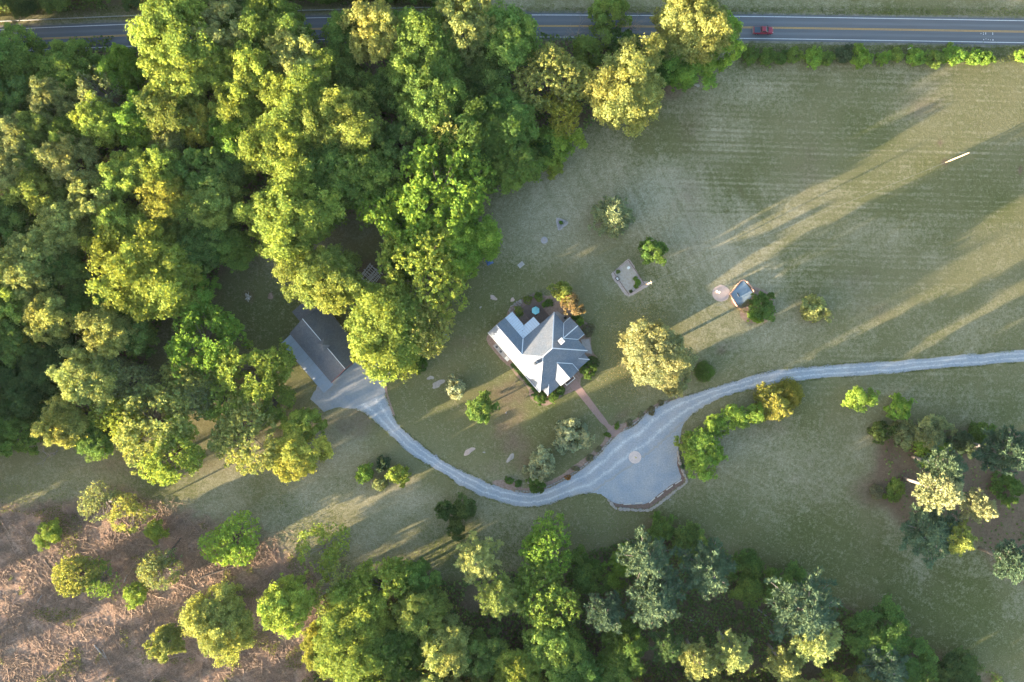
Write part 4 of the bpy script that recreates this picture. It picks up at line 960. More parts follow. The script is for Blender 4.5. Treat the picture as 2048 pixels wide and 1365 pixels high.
def weeds():
    """rank grass and weeds on the verges and along the wood edges"""
    r = np.random.default_rng(41); Q = []
    def band(x0, x1, yf, sd, n):
        x = r.uniform(x0, x1, n); Q.append(np.stack([x, yf(x)+r.normal(0, sd, n)], 1))
    band(1470, 2080, lambda x: 116+0*x, 6, 6000); band(1470, 2080, lambda x: 97+0*x, 4, 2500); band(860, 2080, lambda x: 18+(x-860)*.006, 5, 5000); band(-40, 900, lambda x: 22-(x*.02), 6, 5000)
    band(640, 1300, lambda x: 1140-(x-640)*.12, 26, 3500); band(-40, 330, lambda x: 985+0*x, 16, 1500); band(560, 700, lambda x: 1000+(x-560)*.9, 30, 800)
    for e in (0, 1):                                         # grass creeping in along both edges of the drive
        ln = np.array(smooth_loop([pr_[e] for pr_ in DRIVE[2:]], 1.2, 0, 1, False)); ln = ln[fbm(ln[:, 0]*.05+e*50, ln[:, 1]*.05, 13, 3) > .42]; ln = ln[(ln[:, 0] < 1180) | (ln[:, 0] > 1372)] if e else ln
        Q.append(np.repeat(ln, 2, 0) + r.normal(0, 1.3, (2*len(ln), 2)))
    q = np.vstack(Q); n = len(q); g = fbm(q[:, 0]*.04, q[:, 1]*.04, 61, 3)
    p = PA(q, r.uniform(.05, .7, n)*g)
    return leaf_mesh('weeds', p, unit(rand_dirs(n, r)+np.array([0, 0, .5])), .2, (.5+g)*r.uniform(.7, 1.3, n), r.uniform(.1, .9, n), LEAF, .4)
wd = obj('weeds', weeds()); wd.color = (.13, .165, .07, 1); tag(wd, 'rank weeds and tall grass on verges and wood edges', 'weeds', None, 'stuff')

def fallen():
    r = np.random.default_rng(5); n = 2600
    a = r.uniform(0, 6.283, n); d = 40+np.abs(r.normal(0, 55, n)); q = np.stack([1290+np.cos(a)*d*.85-12, 700+np.sin(a)*d*1.05], 1)
    q = q[(q[:, 0] < 1345) & ((q[:, 0]-1250)*.6 + (q[:, 1]-800) < 30) & (q[:, 0] > 1190)]
    n = len(q); p = PA(q, r.uniform(.04, .09, n))
    return leaf_mesh('fallen_leaves', p, unit(rand_dirs(n, r)*.35+np.array([0, 0, 1])), .1, r.uniform(.6, 1.3, n), r.uniform(.3, 1, n), LEAF, .7)
fl = obj('fallen_leaves', fallen()); fl.color = (.34, .28, .16, 1); tag(fl, 'yellow fallen leaves strewn on the grass round the big cream tree', 'leaves', None, 'stuff')

def slash_sticks(n, seed, lmin, lmax, wmin, wmax):
    r = np.random.default_rng(seed); a = np.array(CLEARCUT); q = r.uniform((-60, 1000), (700, 1430), (n*3, 2))
    q = q[in_poly(q[:, 0]+r.normal(0, 16, len(q)), q[:, 1]+r.normal(0, 22, len(q)), CLEARCUT)]; q = q[fbm(q[:, 0]*.03, q[:, 1]*.05, 33, 4)+r.normal(0, .09, len(q)) > .46][:n]; n = len(q)
    ang = r.normal(.55, 1.0, n) + (r.random(n) < .3)*1.5; L = r.uniform(lmin, lmax, n)**1.0; wd_ = r.uniform(wmin, wmax, n); z = r.uniform(.03, .35, n); tl = r.normal(0, .08, n)
    d = np.stack([np.cos(ang), np.sin(ang), tl], 1); s = np.stack([-np.sin(ang), np.cos(ang), 0*ang], 1); u = np.array([0, 0, 1.0])
    c = np.stack([(q[:, 0]-1024)*M_PX, (682.5-q[:, 1])*M_PX, z+wd_/2], 1)
    V = []
    for e in (-1, 1):
        for k in range(3):
            th = 2*math.pi*k/3+.5; V.append(c + d*(e*L/2)[:, None] + (s*math.cos(th)+u*math.sin(th))*(wd_/2*(1 if e < 0 else .6))[:, None])
    V = np.stack(V, 1).reshape(-1, 3); f0 = np.array([(0, 1, 4, 3), (1, 2, 5, 4), (2, 0, 3, 5)])
    F = (np.arange(n)[:, None, None]*6+f0[None]).reshape(-1, 4)
    me = bpy.data.meshes.new('slash'); me.vertices.add(len(V)); me.vertices.foreach_set('co', V.ravel()); me.loops.add(F.size); me.loops.foreach_set('vertex_index', F.ravel().astype(np.int32))
    me.polygons.add(len(F)); me.polygons.foreach_set('loop_start', np.arange(0, F.size, 4, dtype=np.int32)); me.update(calc_edges=True)
    at = me.attributes.new('tone', 'FLOAT', 'FACE'); at.data.foreach_set('value', np.repeat(r.uniform(.35, 1.15, n), 3).astype(np.float32))
    return me
def stick_mat():
    m, n, l, bs = nodes_of('bleached_wood'); t = node(n, 'ShaderNodeAttribute', attribute_name='tone').outputs['Fac']
    c = mixc(n, l, 1.0, (.33, .235, .175), t, 'MULTIPLY'); l.new(c, bs.inputs[0]); bs.inputs['Roughness'].default_value = .9; return m
STICK = stick_mat()
def scrub():
    r = np.random.default_rng(88); q = r.uniform((-50, 985), (690, 1400), (60000, 2)); q = q[in_poly(q[:, 0], q[:, 1], CLEARCUT)]
    g = fbm(q[:, 0]*.022, q[:, 1]*.022, 71, 4); edge = np.clip((1085-q[:, 1])/90, 0, 1)*.14 + np.clip((q[:, 0]-420)/200, 0, 1)*.08
    q = q[g+edge > .60]; n = len(q)
    p = PA(q, r.uniform(.1, .9, n))
    return leaf_mesh('scrub', p, unit(rand_dirs(n, r)+np.array([0, 0, .7])), .2, r.uniform(.6, 1.3, n), r.uniform(.1, .9, n), LEAF, .7)
sb_ = obj('scrub', scrub()); sb_.color = (.15, .175, .07, 1); tag(sb_, 'low green scrub and brambles growing through the clear-cut', 'scrub', None, 'stuff')
sl = obj('slash', slash_sticks(52000, 8, .2, 1.5, .03, .13), None, STICK); sl2 = obj('slash', slash_sticks(1100, 18, 2.0, 6.5, .07, .2), None, STICK); tag(sl2, 'longer broken limbs lying across the clear-cut', 'slash', None, 'stuff'); tag(sl, 'tan chips, sticks and broken branches littering the clear-cut', 'slash', None, 'stuff')
# ------------------------------------------------------------------ buildings
def shingle(name, c1, c2):
    m, n, l, bs = nodes_of(name)
    co = world_co(n, l); n1 = noise(n, l, co, .35, 5, .6); n2 = noise(n, l, co, 3.5, 4, .7)
    br = n.new('ShaderNodeTexBrick'); l.new(world_co(n, l, (1, 1, 1), math.radians(49.2)), br.inputs[0]); br.inputs['Scale'].default_value = 1.0
    br.inputs['Brick Width'].default_value = .45; br.inputs['Row Height'].default_value = .28; br.inputs['Mortar Size'].default_value = .012
    br.inputs['Color1'].default_value = (1, 1, 1, 1); br.inputs['Color2'].default_value = (.84, .84, .84, 1); br.inputs['Mortar'].default_value = (.6, .6, .6, 1)
    c = mixc(n, l, mth(n, l, 'SUBTRACT', mth(n, l, 'MULTIPLY', n1, 2.2), .6, True), c1, c2)
    c = mixc(n, l, 1.0, c, br.outputs[0], 'MULTIPLY'); c = mixc(n, l, 1.0, c, mth(n, l, 'ADD', mth(n, l, 'MULTIPLY', n2, .6), .7), 'MULTIPLY')
    l.new(c, bs.inputs[0]); bs.inputs['Roughness'].default_value = .9; bs.inputs['Specular IOR Level'].default_value = .2; bump(n, l, n2, bs, .3, .02); return m
SHINGLE = shingle('slate_roof', (.135, .172, .225), (.190, .208, .238)); DSHINGLE = shingle('dark_shingle', (.105, .112, .13), (.145, .14, .145))
CAP = mat('ridge_metal', (.62, .64, .68), .5, .1, 1, bmp=0); WHITE = mat('white_paint', (.78, .78, .76), .6, .08, 2, bmp=0)
SIDING = mat('white_siding', (.66, .65, .62), .7, .12, .7, bmp=.1); GLASS = mat('window_glass', (.03, .04, .05), .08, .1, 1, bmp=0, spec=.8)
TIN = mat('tin_roof', (.55, .60, .66), .42, .12, .6, bmp=.05, metallic=.35); BRICKM = mat('brick', (.33, .175, .125), .9, .3, 3, (.26, .14, .105))
BOARD = mat('deck_board', (.10, .072, .062), .8, .35, 1.5, (.14, .10, .085)); RAIL = mat('rail_wood', (.19, .105, .09), .8, .25, 2)
BLACK = mat('black_metal', (.02, .02, .022), .5, .1, 2, bmp=0); CONC = mat('concrete', (.40, .375, .35), .9, .2, 1.2); CHROME = mat('grey_metal', (.35, .36, .37), .45, .1, 1, bmp=0, metallic=.6)
FLAG = mat('flagstone', (.36, .335, .34), .9, .25, 1.4, (.28, .26, .26)); PINKSTONE = mat('pink_stone', (.45, .345, .305), .9, .25, 1.4, (.36, .28, .25)); PALEWOOD = mat('pale_wood', (.55, .53, .51), .9, .25, 2.4, (.40, .38, .37))
WSTONE = mat('pale_stone', (.35, .325, .30), .9, .35, 1.8, (.23, .21, .20)); GREYWOOD = mat('grey_wood', (.36, .34, .33), .9, .3, 2.4, (.24, .22, .21))

class Frame:
    """local frame: u runs down-right, v up-right in the photograph; metres"""
    def __init__(s, origin, ang): s.o = Vector(origin); s.a = ang; s.u = Vector((math.cos(ang), math.sin(ang), 0)); s.v = Vector((-math.sin(ang), math.cos(ang), 0))
    def empty(s, *args, **kw): return empty(args[0], s.o, s.a, *args[1:], **kw)
HA = -math.radians(49.2)
HK = (CAM_H-3.6)/FPX/4.55                       # metres per zoom pixel at the eaves
_hc = HZ(.653*989+.757*71, .757*989-.653*71)     # the middle of the main roof
_x, _y = P(*_hc, 3.6); HF = Frame((_x, _y, 0), HA)
def U(u): return (u-989)*HK
def V_(v): return (v-71)*HK
PITCH = .62; EAVE = 3.6
def hv(u, v, hgt=0, dz=0): return (U(u), V_(v), EAVE+hgt*HK*PITCH+dz)

house = HF.empty('house', 'white house with a hipped blue-grey slate roof and several gabled wings', 'house')
q = MB()                                          # main hip and west wing in one skin
pts = dict(A=(505, -217, 0), S=(1222, -217, 0), P5=(989, 16, 233), P4=(857, -116, 101), P3=(505, -116, 101), P6=(989, 126, 233), N=(756, 359, 0), J=(756, -14, 0), E=(1222, 359, 0), K=(505, -14, 0))
nm = list(pts); vs = [hv(*pts[k]) for k in nm]; ix = {k: i for i, k in enumerate(nm)}
fs = [[ix[c] for c in f] for f in (('A', 'S', 'P5', 'P4', 'P3'), ('P4', 'P5', 'P6', 'N', 'J'), ('P6', 'E', 'N'), ('S', 'E', 'P6', 'P5'), ('P3', 'P4', 'J', 'K'), ('K', 'A', 'P3'))]
per = ['A', 'S', 'E', 'N', 'J', 'K']; b0 = len(vs)
for k in per: x, y, z = hv(*pts[k]); vs.append((x, y, z-.24))
for i in range(6): fs.append([ix[per[i]], b0+i, b0+(i+1) % 6, ix[per[(i+1) % 6]]])
fs.append([b0+i for i in range(6)][::-1]); q.add(vs, fs); roof = q.build('main_roof', SHINGLE, house)

def gable(name, ridge_a, ridge_b, half, hgt, axis, e0, parent, material=None, dz=.015):
    """gabled wing roof; ridge from ridge_a to ridge_b (u,v); e0 = where its eaves leave the main eave"""
    q = MB()
    if axis == 'v':
        c = ridge_a[0]; L = [hv(c-half, e0, 0, dz), hv(c-half, ridge_b[1], 0, dz)]; R = [hv(c+half, e0, 0, dz), hv(c+half, ridge_b[1], 0, dz)]
    else:
        c = ridge_a[1]; L = [hv(e0, c-half, 0, dz), hv(ridge_b[0], c-half, 0, dz)]; R = [hv(e0, c+half, 0, dz), hv(ridge_b[0], c+half, 0, dz)]
    a, b = hv(*ridge_a, hgt, dz), hv(*ridge_b, hgt, dz); dn = lambda p: (p[0], p[1], p[2]-.24)
    vs = [a, b, *L, *R, dn(L[1]), dn(R[1]), dn(L[0]), dn(R[0])]
    q.add(vs, [(0, 2, 3, 1), (0, 1, 5, 4), (1, 3, 6, 7, 5), (2, 8, 6, 3), (4, 5, 7, 9), (6, 8, 9, 7), (0, 4, 9, 8, 2)])
    me = q.mesh(name); o = obj(name, me, parent, material or SHINGLE)
    import bmesh; bm = bmesh.new(); bm.from_mesh(me); bmesh.ops.recalc_face_normals(bm, faces=bm.faces); bm.to_mesh(me); bm.free(); return o
gable('rear_gable_roof', (989, 259), (989, 436), 100, 100, 'v', 359, house)
gable('front_gable_roof', (1118, 71), (1306, 71), 107, 104, 'u', 1224, house)
q = MB(); zo = -76*.62
porch = [hv(1223, -108, 0, -.03), hv(1223, 250, 0, -.03), hv(1298, 322, zo), hv(1298, -184, zo), hv(1223, -184, zo), hv(1223, 322, zo)]
lo = [(x, y, z-.2) for x, y, z in porch]
q.add(porch+lo, [(0, 3, 2, 1), (0, 4, 3), (1, 2, 5), (3, 9, 8, 2), (4, 10, 9, 3), (2, 8, 11, 5), (6, 7, 11, 8, 9, 10)]); q.build('porch_roof', SHINGLE, house)
for a, b in (('P5', 'P6'), ('P6', 'N'), ('P6', 'E'), ('P5', 'S'), ('P4', 'J')):
    c = MB(); p0, p1 = Vector(hv(*pts[a])), Vector(hv(*pts[b])); up = Vector((0, 0, .05)); c.bar(p0+up, p1+up, .26, .08); c.build('ridge_cap', CAP, house)
c = MB(); c.bar(Vector(hv(*pts['P3'], .03)), Vector(hv(*pts['P4'], .03)), .12, .05); c.build('ridge_cap', CAP, house)
for a, b, wd_ in ((hv(989, 262, 100, .06), hv(989, 436, 100, .06), .24), (hv(989, 262, 97, .06), hv(892, 359, 0, .06), .2), (hv(989, 262, 97, .06), hv(1086, 359, 0, .06), .2),
               (hv(889, 359, 0, .05), hv(889, 436, 0, .05), .12), (hv(1089, 359, 0, .05), hv(1089, 436, 0, .05), .12), (hv(1118, 74, 104, .06), hv(1222, 178, 0, .06), .2),
               (hv(1118, 71, 104, .06), hv(1306, 71, 104, .06), .1), (hv(1224, 178, 0, .05), hv(1306, 178, 0, .05), .14), (hv(1223, -108, 0, .04), hv(1298, -184, zo, .05), .18), (hv(1223, 250, 0, .04), hv(1298, 322, zo, .05), .18)):
    c = MB(); c.bar(a, b, wd_, .07); c.build('ridge_cap', CAP, house)
# tin roofs of the back porch, panel by panel
def panel(corners, nm='tin_panel'):
    c = MB(); n = len(corners); lo = [(x, y, z-.04) for x, y, z in corners]
    c.add(list(corners)+lo, [tuple(range(n)), tuple(range(n, 2*n))[::-1]] + [(i, n+i, n+(i+1) % n, (i+1) % n) for i in range(n)])
    return c
TS = .16
def tz1(v): return EAVE-.10-(v+14)*HK*TS
def tz2(u): return EAVE-.10-(757-u)*HK*TS
n1 = 12; us = np.linspace(505, 757, n1+1)
for i in range(n1):
    u0, u1 = us[i]+.6, us[i+1]-.6; e0 = min(73, 73-(u0-668)*.978); e1 = min(73, 73-(u1-668)*.978)
    dzp = .02*(i % 2); cs = [(U(u0), V_(-14), tz1(-14)+dzp), (U(u1), V_(-14), tz1(-14)+dzp), (U(u1), V_(e1), tz1(e1)+dzp), (U(u0), V_(e0), tz1(e0)+dzp)]
    panel(cs).build('tin_panel', TIN, house)
n2 = 9; vsn = np.linspace(-14, 190, n2+1)
for i in range(n2):
    v0, v1 = vsn[i]+.6, vsn[i+1]-.6; e0 = max(668, 757-(v0+14)*1.023); e1 = max(668, 757-(v1+14)*1.023)
    dzp = .02*(i % 2); cs = [(U(e0), V_(v0), tz2(e0)+dzp), (U(757), V_(v0), tz2(757)+dzp), (U(757), V_(v1), tz2(757)+dzp), (U(e1), V_(v1), tz2(e1)+dzp)]
    panel(cs).build('tin_panel', TIN, house)
# walls
q = MB(); ov = 15
q.prism([(U(505+ov), V_(-217+ov)), (U(1222-ov), V_(-217+ov)), (U(1222-ov), V_(359-ov)), (U(756+ov), V_(359-ov)), (U(756+ov), V_(-14-ov)), (U(505+ov), V_(-14-ov))], -.1, EAVE-.2); q.build('wall', SIDING, house)
q = MB(); q.prism([(U(889+ov), V_(340)), (U(1089-ov), V_(340)), (U(1089-ov), V_(436-ov)), (U(889+ov), V_(436-ov))], -.1, EAVE-.2); q.build('wall', SIDING, house)
q = MB(); q.prism([(U(1200), V_(-160)), (U(1285), V_(-160)), (U(1285), V_(300)), (U(1200), V_(300))], -.1, .55); q.build('porch_floor', BOARD, house)
for v in np.linspace(-150, 290, 7):
    q = MB(); q.box((U(1282), V_(v), 1.4), (.2, .2, 2.0)); q.build('porch_post', WHITE, house)
def window(u, v, z, wdt, hgt, face, parent=house, kx=U, ky=V_):
    x, y = kx(u), ky(v); rz = 0 if face in 'v' else math.pi/2
    f = MB(); f.box((0, 0, 0), (wdt, .10, hgt)); fo = f.build('window', WHITE, parent); fo.location = (x, y, z); fo.rotation_euler = (0, 0, rz)
    g = MB(); g.box((0, 0, 0), (wdt*.8, .13, hgt*.86)); go = g.build('pane', GLASS, fo)
for u in (560, 640, 720, 850, 950, 1050, 1150): window(u, -217+ov, 1.9, 1.0, 1.6, 'v')
for v in (-130, -20, 180, 270): window(1222-ov, v, 2.0, 1.0, 1.7, 'u')
for u in (820, 1150): window(u, 359-ov, 1.9, 1.0, 1.6, 'v')
for v in (220, 300): window(756+ov, v, 1.9, 1.0, 1.6, 'u')
for u in (950, 1030): window(u, 436-ov, 1.9, .9, 1.6, 'v')
window(505+ov, -116, 1.9, 1.1, 1.6, 'u')
d = MB(); d.box((U(1222-ov), V_(60), 1.6), (.14, 1.1, 2.15)); dd = d.build('door', RAIL, house); d = MB(); d.box((U(1222-ov)+.1, V_(60)+.4, 1.55), (.06, .06, .06)); d.build('handle', CHROME, dd)
# chimneys
def chimney(u, v, su, sv, top, cap):
    c = MB(); c.box((U(u), V_(v), (EAVE+1.5+top)/2), (su, sv, top-EAVE-1.5)); ch = c.build('chimney', BRICKM if not cap else CONC, house)
    c = MB(); c.box((U(u), V_(v), top+.06), (su+.16, sv+.16, .12)); c.build('chimney_cap', WHITE if cap else CHROME, ch)
    for s in (-1, 1):
        c = MB(); c.box((U(u)+s*su*.2, V_(v), top+.2), (.26, .26, .22)); c.build('flue', BLACK, ch)
chimney(993, 226, 1.25, 1.25, 8.55, True); chimney(993, -72, .8, 1.05, 8.3, False)
for u, v, h_ in ((640, -116, 103), (590, -160, 57), (700, 30, 0)):
    c = MB(); z0 = EAVE+h_*HK*PITCH-.15; c.tube([(U(u), V_(v), z0), (U(u), V_(v), z0+.55)], [.09, .09], 8); c.build('vent_pipe', CHROME if h_ else BLACK, house)
# gutters
c = MB(); c.bar((U(505), V_(-221), EAVE-.1), (U(1222), V_(-221), EAVE-.1), .14, .12); c.build('gutter', WHITE, house)
# front steps with white rails
st = HF.empty('front_steps', 'brown front steps with white rails at the house end of the brick walk', 'steps')
for i in range(3):
    c = MB(); c.box((U(1300)+.25+i*.46, V_(61), .24-.075*i), (.44, 98*HK-.1, .50-.15*i)); c.build('step', BOARD, st)
for s in (-1, 1):
    c = MB(); c.bar((U(1298), V_(61+s*50), 1.25), (U(1348), V_(61+s*50), .95), .12, .1); c.build('handrail', WHITE, st)
    for k in (1299, 1323, 1347):
        c = MB(); c.box((U(k), V_(61+s*50), .55), (.1, .1, 1.1)); c.build('rail_post', WHITE, st)
c = MB(); c.box((U(1349), V_(61), .08), (.16, 98*HK, .16)); c.build('kerb', WHITE, st)

# deck, umbrella, table
dk = HF.empty('deck', 'dark brown timber deck with low rails behind the house', 'deck')
nb = 14
for i in range(nb):
    u0 = 540+i*(756-540)/nb; v0 = 150
    c = MB(); c.box((U(u0+7.6), V_(228), .55), (15.0*HK, 156*HK, .06)); c.build('board', BOARD, dk)
for a, b in (((540, 150), (540, 306)), ((540, 306), (754, 306)), ((540, 150), (660, 150))):
    c = MB(); c.bar((U(a[0]), V_(a[1]), 1.4), (U(b[0]), V_(b[1]), 1.4), .16, .08); c.build('rail', RAIL, dk)
    L = math.dist(a, b)*HK; k = max(2, int(L/1.3))
    for j in range(k+1):
        t = j/k; c = MB(); c.box((U(a[0]+(b[0]-a[0])*t), V_(a[1]+(b[1]-a[1])*t), .68), (.1, .1, 1.4)); c.build('post', RAIL, dk)
uz = HZ(597, 325); um = empty('patio_umbrella', P3(*uz, 2.6)*1, .5, 'turquoise six-sided patio umbrella on the deck', 'umbrella'); um.location.z = .58
TURQ = mat('turquoise_canvas', (.16, .42, .48), .8, .12, 1, bmp=.05)
rim = [(1.18*math.cos(k*math.pi/3), 1.18*math.sin(k*math.pi/3), 1.95) for k in range(6)]
for k in range(6):
    c = MB(); a, b, t = Vector(rim[k]), Vector(rim[(k+1) % 6]), Vector((0, 0, 2.45)); dn = Vector((0, 0, -.03)); c.add([a, b, t, a+dn, b+dn, t+dn], [(0, 1, 2), (5, 4, 3), (0, 3, 4, 1), (1, 4, 5, 2), (2, 5, 3, 0)]); c.build('canopy_panel', TURQ, um)
c = MB(); c.tube([(0, 0, 0), (0, 0, 2.55)], [.03, .03], 8); c.build('pole', CHROME, um)
tb = empty('patio_table', (um.location.x+.0, um.location.y, .58), .2, 'round table under the turquoise umbrella', 'table')
c = MB(); c.tube([(0, 0, .70), (0, 0, .74)], [.6, .6], 20); c.build('tabletop', BLACK, tb)
for k in range(4):
    c = MB(); a = k*math.pi/2+.4; c.tube([(.15*math.cos(a), .15*math.sin(a), .70), (.5*math.cos(a), .5*math.sin(a), 0)], [.02, .02], 6); c.build('leg', BLACK, tb)
for k, w_ in enumerate(('left', 'right', 'near', 'far')):
    a = k*math.pi/2+.2; ch = empty('patio_chair', (um.location.x+1.15*math.cos(a), um.location.y+1.15*math.sin(a), .58), a+math.pi/2, 'dark patio chair under the turquoise umbrella, %s side of the table' % ('right', 'upper', 'left', 'lower')[k], 'chair', 'patio chairs round the deck table')
    c = MB(); c.box((0, 0, .43), (.48, .48, .05)); c.build('seat', BLACK, ch); c = MB(); c.box((0, -.24, .7), (.48, .04, .5)); c.build('backrest', BLACK, ch)
    for sx in (-1, 1):
        for sy in (-1, 1): c = MB(); c.box((sx*.2, sy*.2, .2), (.04, .04, .42)); c.build('leg', BLACK, ch)
# equipment pad on the sunny side
pd = HF.empty('equipment_pad', 'concrete pad with railings along the sunny left wall of the house', 'pad'); c = MB(); c.box((U(715), V_(-245), .06), (180*HK, 44*HK, .12)); c.build('slab', CONC, pd)
for u, lb in ((655, 'upper air conditioner on the pad by the left wall'), (712, 'lower air conditioner on the pad by the left wall')):
    ac = empty('air_conditioner', HF.o+HF.u*U(u)+HF.v*V_(-246)+Vector((0, 0, .12)), HA, lb, 'air conditioner', 'air conditioners beside the house')
    c = MB(); c.box((0, 0, .4), (.85, .85, .8)); c.build('housing', CHROME, ac); c = MB(); c.tube([(0, 0, .80), (0, 0, .84)], [.33, .33], 16); c.build('fan_grille', BLACK, ac); c = MB(); c.tube([(0, 0, .84), (0, 0, .87)], [.09, .09], 10); c.build('fan_hub', CHROME, ac)
cd = empty('cellar_hatch', HF.o+HF.u*U(800)+HF.v*V_(-246), HA, 'white cellar hatch below the air conditioners', 'hatch'); c = MB(); c.box((0, 0, .22), (1.3, .95, .44), 0, .9); c.build('box', WHITE, cd); c = MB(); c.box((0, 0, .46), (1.2, .42, .04)); c.build('hatch_door', WHITE, cd)
pt = sheet('rear_patio', [HZ(*p) for p in ((790, 330), (900, 400), (880, 440), (800, 400), (765, 345))], .03, FLAG, None, .2, 4, False); tag(pt, 'grey stone patio strip behind the north corner of the house', None, None, 'structure')
pt = sheet('side_patio', [HZ(*p) for p in ((1010, 590), (1085, 585), (1112, 720), (1060, 715), (1030, 660))], .03, FLAG, None, .2, 4, False); tag(pt, 'pale stone patio at the right corner of the house', None, None, 'structure')
pp = empty('planter_pot', P3(*HZ(868, 392), .7), 0, 'dark round pot on the grey patio behind the house', 'pot'); pp.location.z = 0.03
c = MB(); c.tube([(0, 0, 0), (0, 0, .5), (0, 0, .62)], [.30, .42, .42], 16); c.build('pot', BLACK, pp); c = MB(); c.tube([(0, 0, .56), (0, 0, .63)], [.34, .34], 16); c.build('soil', mat('soil', (.05, .045, .04), .95, .3, 4), pp)
# low hedge strip along the sunny wall
hd = empty('low_hedge', HF.o, HA, 'low green hedge strip along the front of the sunny left wall', 'hedge')
r_ = np.random.default_rng(12); n_ = 3200
hp = np.stack([r_.uniform(U(860), U(1215), n_), V_(-243)+r_.normal(0, .28, n_), r_.uniform(.05, .8, n_)], 1)
ho = obj('foliage', leaf_mesh('hedge_leaves', hp, unit(rand_dirs(n_, r_)+np.array([-.0, -.4, .7])), .11, r_.uniform(.7, 1.3, n_), r_.uniform(.1, .7, n_), LEAF), hd); ho.color = (.10, .17, .07, 1)

# ------------------------------------------------------------------ garage
GK = (CAM_H-6.8)/FPX/4.135
_x, _y = P(540+268/4.135, 500+570/4.135, 6.8); GF = Frame((_x, _y, 0), -math.radians(49.6))
gar = GF.empty('garage', 'long garage with a dark shingle roof, cupola and tin lean-to at the left', 'garage')
GL, GH, RZ, EZ = 544*GK, 6.1, 6.8, 3.3
q = MB(); vs = [(0, 0, RZ), (GL, 0, RZ), (0, -GH, EZ), (GL, -GH, EZ), (0, GH, EZ), (GL, GH, EZ)]; vs += [(x, y, z-.22) for x, y, z in vs[2:]]
q.add(vs, [(0, 2, 3, 1), (0, 1, 5, 4), (1, 3, 7, 9, 5), (0, 4, 8, 6, 2), (2, 6, 7, 3), (4, 5, 9, 8), (6, 8, 9, 7)]); q.build('roof', DSHINGLE, gar)
c = MB(); c.bar((0, 0, RZ+.03), (GL, 0, RZ+.03), .16, .07); c.build('ridge_cap', CAP, gar)
q = MB(); q.prism([(.4, -GH+.5), (GL-.5, -GH+.5), (GL-.5, GH-.5), (.4, GH-.5)], -.1, EZ-.1); q.build('wall', SIDING, gar)
q = MB(); q.add([(GL-.5, -GH+.5, EZ-.1), (GL-.5, GH-.5, EZ-.1), (GL-.5, 0, RZ-.35), (GL-.7, -GH+.5, EZ-.1), (GL-.7, GH-.5, EZ-.1), (GL-.7, 0, RZ-.35)], [(0, 1, 2), (5, 4, 3), (0, 3, 4, 1), (1, 4, 5, 2), (2, 5, 3, 0)]); q.build('gable_wall', SIDING, gar)
for v in (-3.6, 0, 3.6):
    c = MB(); c.box((GL-.46, v, 1.3), (.1, 2.8, 2.6)); dr = c.build('garage_door', WHITE, gar)
    for k in range(4): c = MB(); c.box((GL-.40, v, .35+k*.62), (.04, 2.6, .5)); c.build('door_panel', SIDING, dr)
for s in (-1, 1): c = MB(); c.bar((GL+.02, s*GH, EZ-.1), (GL+.02, 0, RZ-.08), .1, .22); c.build('barge_board', mat('red_trim', (.30, .07, .06), .7, .2, 2), gar)
c = MB(); c.box((GL*.52, 0, RZ+.1), (1.7, 1.7, 1.6)); cp = c.build('cupola', SIDING, gar)
c = MB(); cz = RZ+.9; cs = [(GL*.52+sx*1.35, sy*1.35, cz) for sx, sy in ((-1, -1), (1, -1), (1, 1), (-1, 1))]; c.add(cs+[(GL*.52, 0, cz+1.2)], [(0, 1, 4), (1, 2, 4), (2, 3, 4), (3, 0, 4), (3, 2, 1, 0)]); c.build('cupola_roof', DSHINGLE, cp)
for k in range(4):
    a = k*math.pi/2; c = MB(); c.box((GL*.52+.86*math.cos(a), .86*math.sin(a), RZ+.35), (.06 if k % 2 == 0 else 1.0, 1.0 if k % 2 == 0 else .06, .8)); c.build('louvre', GREYWOOD, cp)
# tin lean-to in long panels
LW = 3.7; npn = 9
for i in range(npn):
    x0 = .3+(GL+.5)*i/npn; x1 = .3+(GL+.5)*(i+1)/npn-.03; z0, z1 = EZ-.35, EZ-1.05
    panel([(x0, -GH-.02-LW, z1+.01*(i % 2)), (x1, -GH-.02-LW, z1+.01*(i % 2)), (x1, -GH+.1, z0+.01*(i % 2)), (x0, -GH+.1, z0+.01*(i % 2))]).build('lean_to_panel', mat('weathered_tin', (.21, .25, .30), .7, .15, .6, bmp=.05, metallic=.0), gar)
for i in range(6): c = MB(); c.box((.5+i*(GL-.2)/5, -GH-LW+.15, 1.1), (.16, .16, 2.3)); c.build('lean_to_post', GREYWOOD, gar)
q = MB(); q.prism([(-3.8, -1.4), (.4, -1.4), (.4, 4.6), (-3.8, 4.6)], -.1, 2.75); q.build('annex_wall', SIDING, gar)
q = MB(); q.add([(-4.2, -1.8, 2.85), (.3, -1.8, 3.25), (.3, 5.0, 3.25), (-4.2, 5.0, 2.85), (-4.2, -1.8, 2.7), (.3, -1.8, 3.1), (.3, 5.0, 3.1), (-4.2, 5.0, 2.7)], [(0, 1, 2, 3), (7, 6, 5, 4), (0, 4, 5, 1), (1, 5, 6, 2), (2, 6, 7, 3), (3, 7, 4, 0)]); q.build('annex_roof', DSHINGLE, gar)
for i in range(4): c = MB(); c.box((2.5+i*4, -GH+.5, 1.7), (1.0, .1, 1.0)); wo = c.build('window', WHITE, gar); c = MB(); c.box((2.5+i*4, -GH+.49, 1.7), (.8, .13, .8)); c.build('pane', GLASS, wo)

